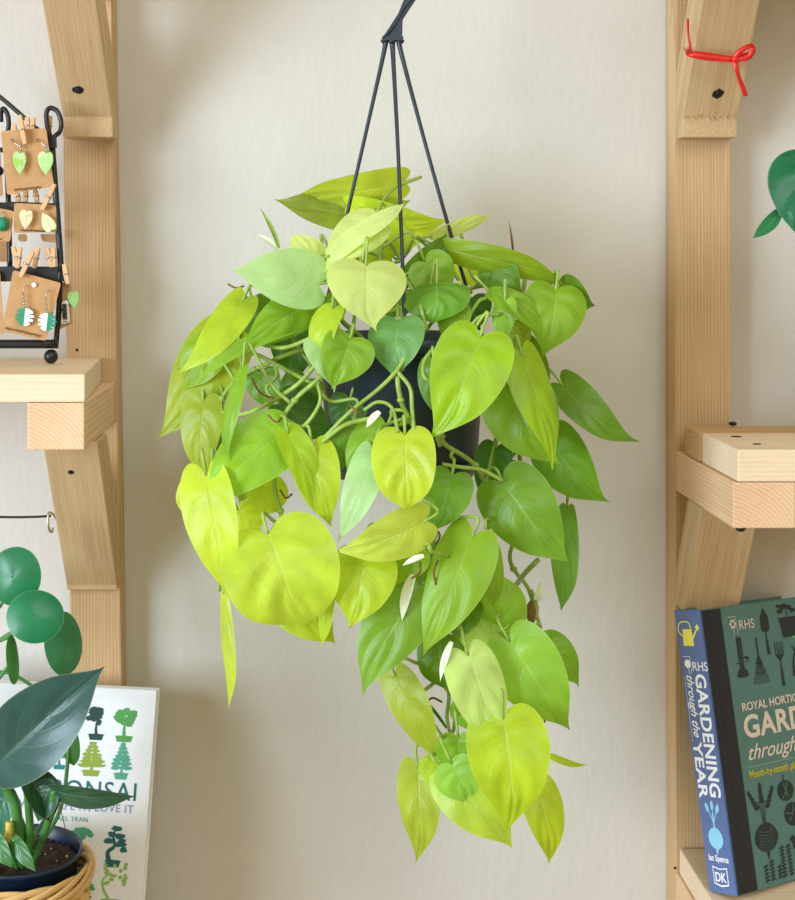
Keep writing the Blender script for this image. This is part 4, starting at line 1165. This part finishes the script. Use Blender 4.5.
earring(27, 211, (25, 230), 13, .006, M_e3, 'pink-edged heart leaf stud, left one on the middle card', False)
earring(51, 228, (42, 212), 13, .006, M_e3, 'pale green and pink stud lying tilted, right one on the middle card', False)
def monstera(cx, cy, k, left_green, label, ro):
    r = root('earring', Wd(cx, cy, k), label, 'earring', 'earrings on the stand')
    for sgn, mt in ((-1, M_mg if left_green else M_mw), (1, M_mw if left_green else M_mg)):
        pts = [(0, 9), (4, 8.5), (7.5, 6.5), (8.5, 4.2), (4.0, 3.2), (9.3, 2.2), (9.5, .2), (4.2, -.6), (9, -2.0), (8.2, -4.4), (3.6, -4), (6.5, -6.6), (3, -8.6), (0, -9)]
        A_, B_ = [], []
        for x_, y_ in pts:
            x_, y_ = sgn*x_, -y_
            X_, Y_ = x_*math.cos(ro)-y_*math.sin(ro), x_*math.sin(ro)+y_*math.cos(ro)
            A_.append(Wd(cx+X_, cy+Y_, k)); B_.append(Wd(cx+X_, cy+Y_, k+.0022))
        obj('leaf_half', prism([A_, B_], None), mt, r)
    for q in range(4): obj('bead', ball(bmesh.new(), Wd(cx-(.4*q), cy-10-q*3.4, k+.002), .0012, (1, 1, 1), 8, 6), M_silver, r, True)
    tubeobj('ear_wire', [Wd(cx-1, cy-22, k+.002), Wd(cx-1, cy-27, k+.003), Wd(cx+1, cy-32, k+.002), Wd(cx+4, cy-30, k)], .0005, M_silver, r, 6, 4)
monstera(24.5, 317, .013, True, 'split-leaf earring, green on its left half, bottom card', .1)
monstera(47, 322, .013, False, 'split-leaf earring, green on its right half, bottom card', .1)
r = root('earring', Wd(3, 224, .006), 'knobbly dark green ball earring at the left edge', 'earring', 'earrings on the stand')
bm = ball(bmesh.new(), Wd(2, 224, .008), .0062)
for v_ in bm.verts: v_.co += Vector((noise.noise(v_.co*600), noise.noise(v_.co*600+Vector((5, 0, 0))), noise.noise(v_.co*600+Vector((0, 5, 0)))))*.0015
obj('bead', bm, M_mg, r, True)
tubeobj('ear_wire', [Wd(2, 218, .008), Wd(2, 213, .007), Wd(3, 212, .005)], .0005, M_silver, r, 6, 4)
r = root('earring', Wd(1, 172, .006), 'dark round beaded earring cut off at the left edge, top row', 'earring', 'earrings on the stand')
obj('bead', ball(bmesh.new(), Wd(-1, 171, -.012), .0045), M_screw, r, True); tubeobj('ear_wire', [Wd(-1, 166, -.012), Wd(-1, 160, -.012), Wd(0, 156, -.016)], .0005, M_silver, r, 6, 4)
r = earring(73, 292, (75, 309), 12, -.006, plain('clay_leaf', (150, 196, 120), .5), 'plain green leaf charm hanging beside the cactus sticker card', False)
tubeobj('ear_wire', [Wd(66, 276, -.006), Wd(70, 284, -.006), Wd(74, 291, -.004)], .0005, M_silver, r, 6, 4)
# cactus sticker
stv = card([(62, 301), (68, 300), (70, 322), (61, 325)], -.0015, 'small white sticker with a black cactus drawing', 'sticker', M_white)
stv['category'] = 'sticker'; del stv['group']
bm = bmesh.new(); tube(bm, [Wd(65, 318, 0), Wd(64.5, 310, 0), Wd(64.5, 304, 0)], .0021, 6, 3); tube(bm, [Wd(65, 313, 0), Wd(62.6, 311, 0), Wd(62.6, 309, 0)], .0009, 6, 3)
tube(bm, [Wd(62.5, 319.5, 0), Wd(68, 318.5, 0)], .0003, 4, 1); tube(bm, [Wd(62.5, 322, 0), Wd(68, 321, 0)], .0003, 4, 1)
obj('cactus_drawing', bm, M_ink, stv, True)
bm = bmesh.new(); lathe(bm, [(.0001, .0008), (.0022, .0008), (.0022, 0)], (0, 0, 0), 16)
obj('punched_hole', bm, M_white, c3, False, Matrix.Translation(Wd(34, 285, .0115)) @ Matrix.Rotation(math.pi/2, 4, 'X'))

def peg(x0, y0, x1, y1, k, label, front=True, group=None, open_=.0):
    a, b = Wd(x0, y0, k), Wd(x1, y1, k); r = root('clothespin', b, label, 'clothespin', 'clothespins on the earring stand')
    ax = (b-a).normalized(); sd = ax.cross(Vector((0, 1, 0))).normalized(); L_ = (b-a).length
    for sg in (0, 1):
        dpt = Vector((0, 1, 0))*(.0030*sg)
        op = sd*open_*(1 if sg else -1)
        w2 = .0021
        def sec(p, hw, t): return [p+sd*hw+dpt, p-sd*hw+dpt, p-sd*hw+dpt-Vector((0, t, 0)), p+sd*hw+dpt-Vector((0, t, 0))]
        bm = bmesh.new(); S_ = [sec(a+op, w2*.8, .0012), sec(a.lerp(b, .3)+op*.5, w2, .0024), sec(a.lerp(b, .8), w2, .0024), sec(b, w2*.8, .0014)]
        rg = [[bm.verts.new(p) for p in s_] for s_ in S_]
        for u_, v_ in zip(rg, rg[1:]):
            for j in range(4): bm.faces.new((u_[j], u_[(j+1) % 4], v_[(j+1) % 4], v_[j]))
        bm.faces.new(rg[0]); bm.faces.new(rg[-1][::-1])
        align('wooden_jaw', bm, ax, M_peg, r, .0002)
    c = a.lerp(b, .5)
    tubeobj('spring', [c+sd*.0026+Vector((0, .003, 0)), c+sd*.0024-Vector((0, .003, 0)), c-sd*.0024-Vector((0, .003, 0)), c-sd*.0026+Vector((0, .003, 0))], .0005, M_silver, r, 6, 4)
    return r
peg(19.5, 115, 25, 144, .008, 'wooden clothespin gripping the top earring card')
peg(54.5, 184, 42, 210, .010, 'wooden clothespin slanting over the middle earring card')
peg(33, 251, 20.5, 277, .016, 'wooden clothespin slanting over the bottom earring card')
for x0, y0, x1, y1, lb in [(14, 124, 15, 140, 'clothespin peeping over the top card, leftmost of its row'), (27, 117, 28, 134, 'clothespin peeping over the top card, left of the pale pair'), (33, 117, 32, 134, 'clothespin peeping over the top card, right of the centre'), (50, 116, 48, 136, 'clothespin seen inside the black scroll'),
                           (13, 246, 18, 268, 'clothespin on the lower crossbar, leftmost'), (20, 247, 17, 268, 'clothespin on the lower crossbar, second from left'), (38, 248, 34, 268, 'clothespin on the lower crossbar, beside the slanting one'),
                           (47, 248, 52, 267, 'clothespin on the lower crossbar, left of the last pair'), (53, 248, 54, 267, 'clothespin on the lower crossbar, right of the last pair'),
                           (64, 264, 68, 284, 'clothespin at the right end of the crossbar by the sticker card'), (16, 190, 19, 203, 'clothespin below the top card, left'), (26, 190, 25, 203, 'clothespin below the top card, middle'), (35, 189, 37, 203, 'clothespin below the top card, right')]:
    peg(x0, y0, x1, y1, -.016 if y0 < 215 else .004, lb, False, None)
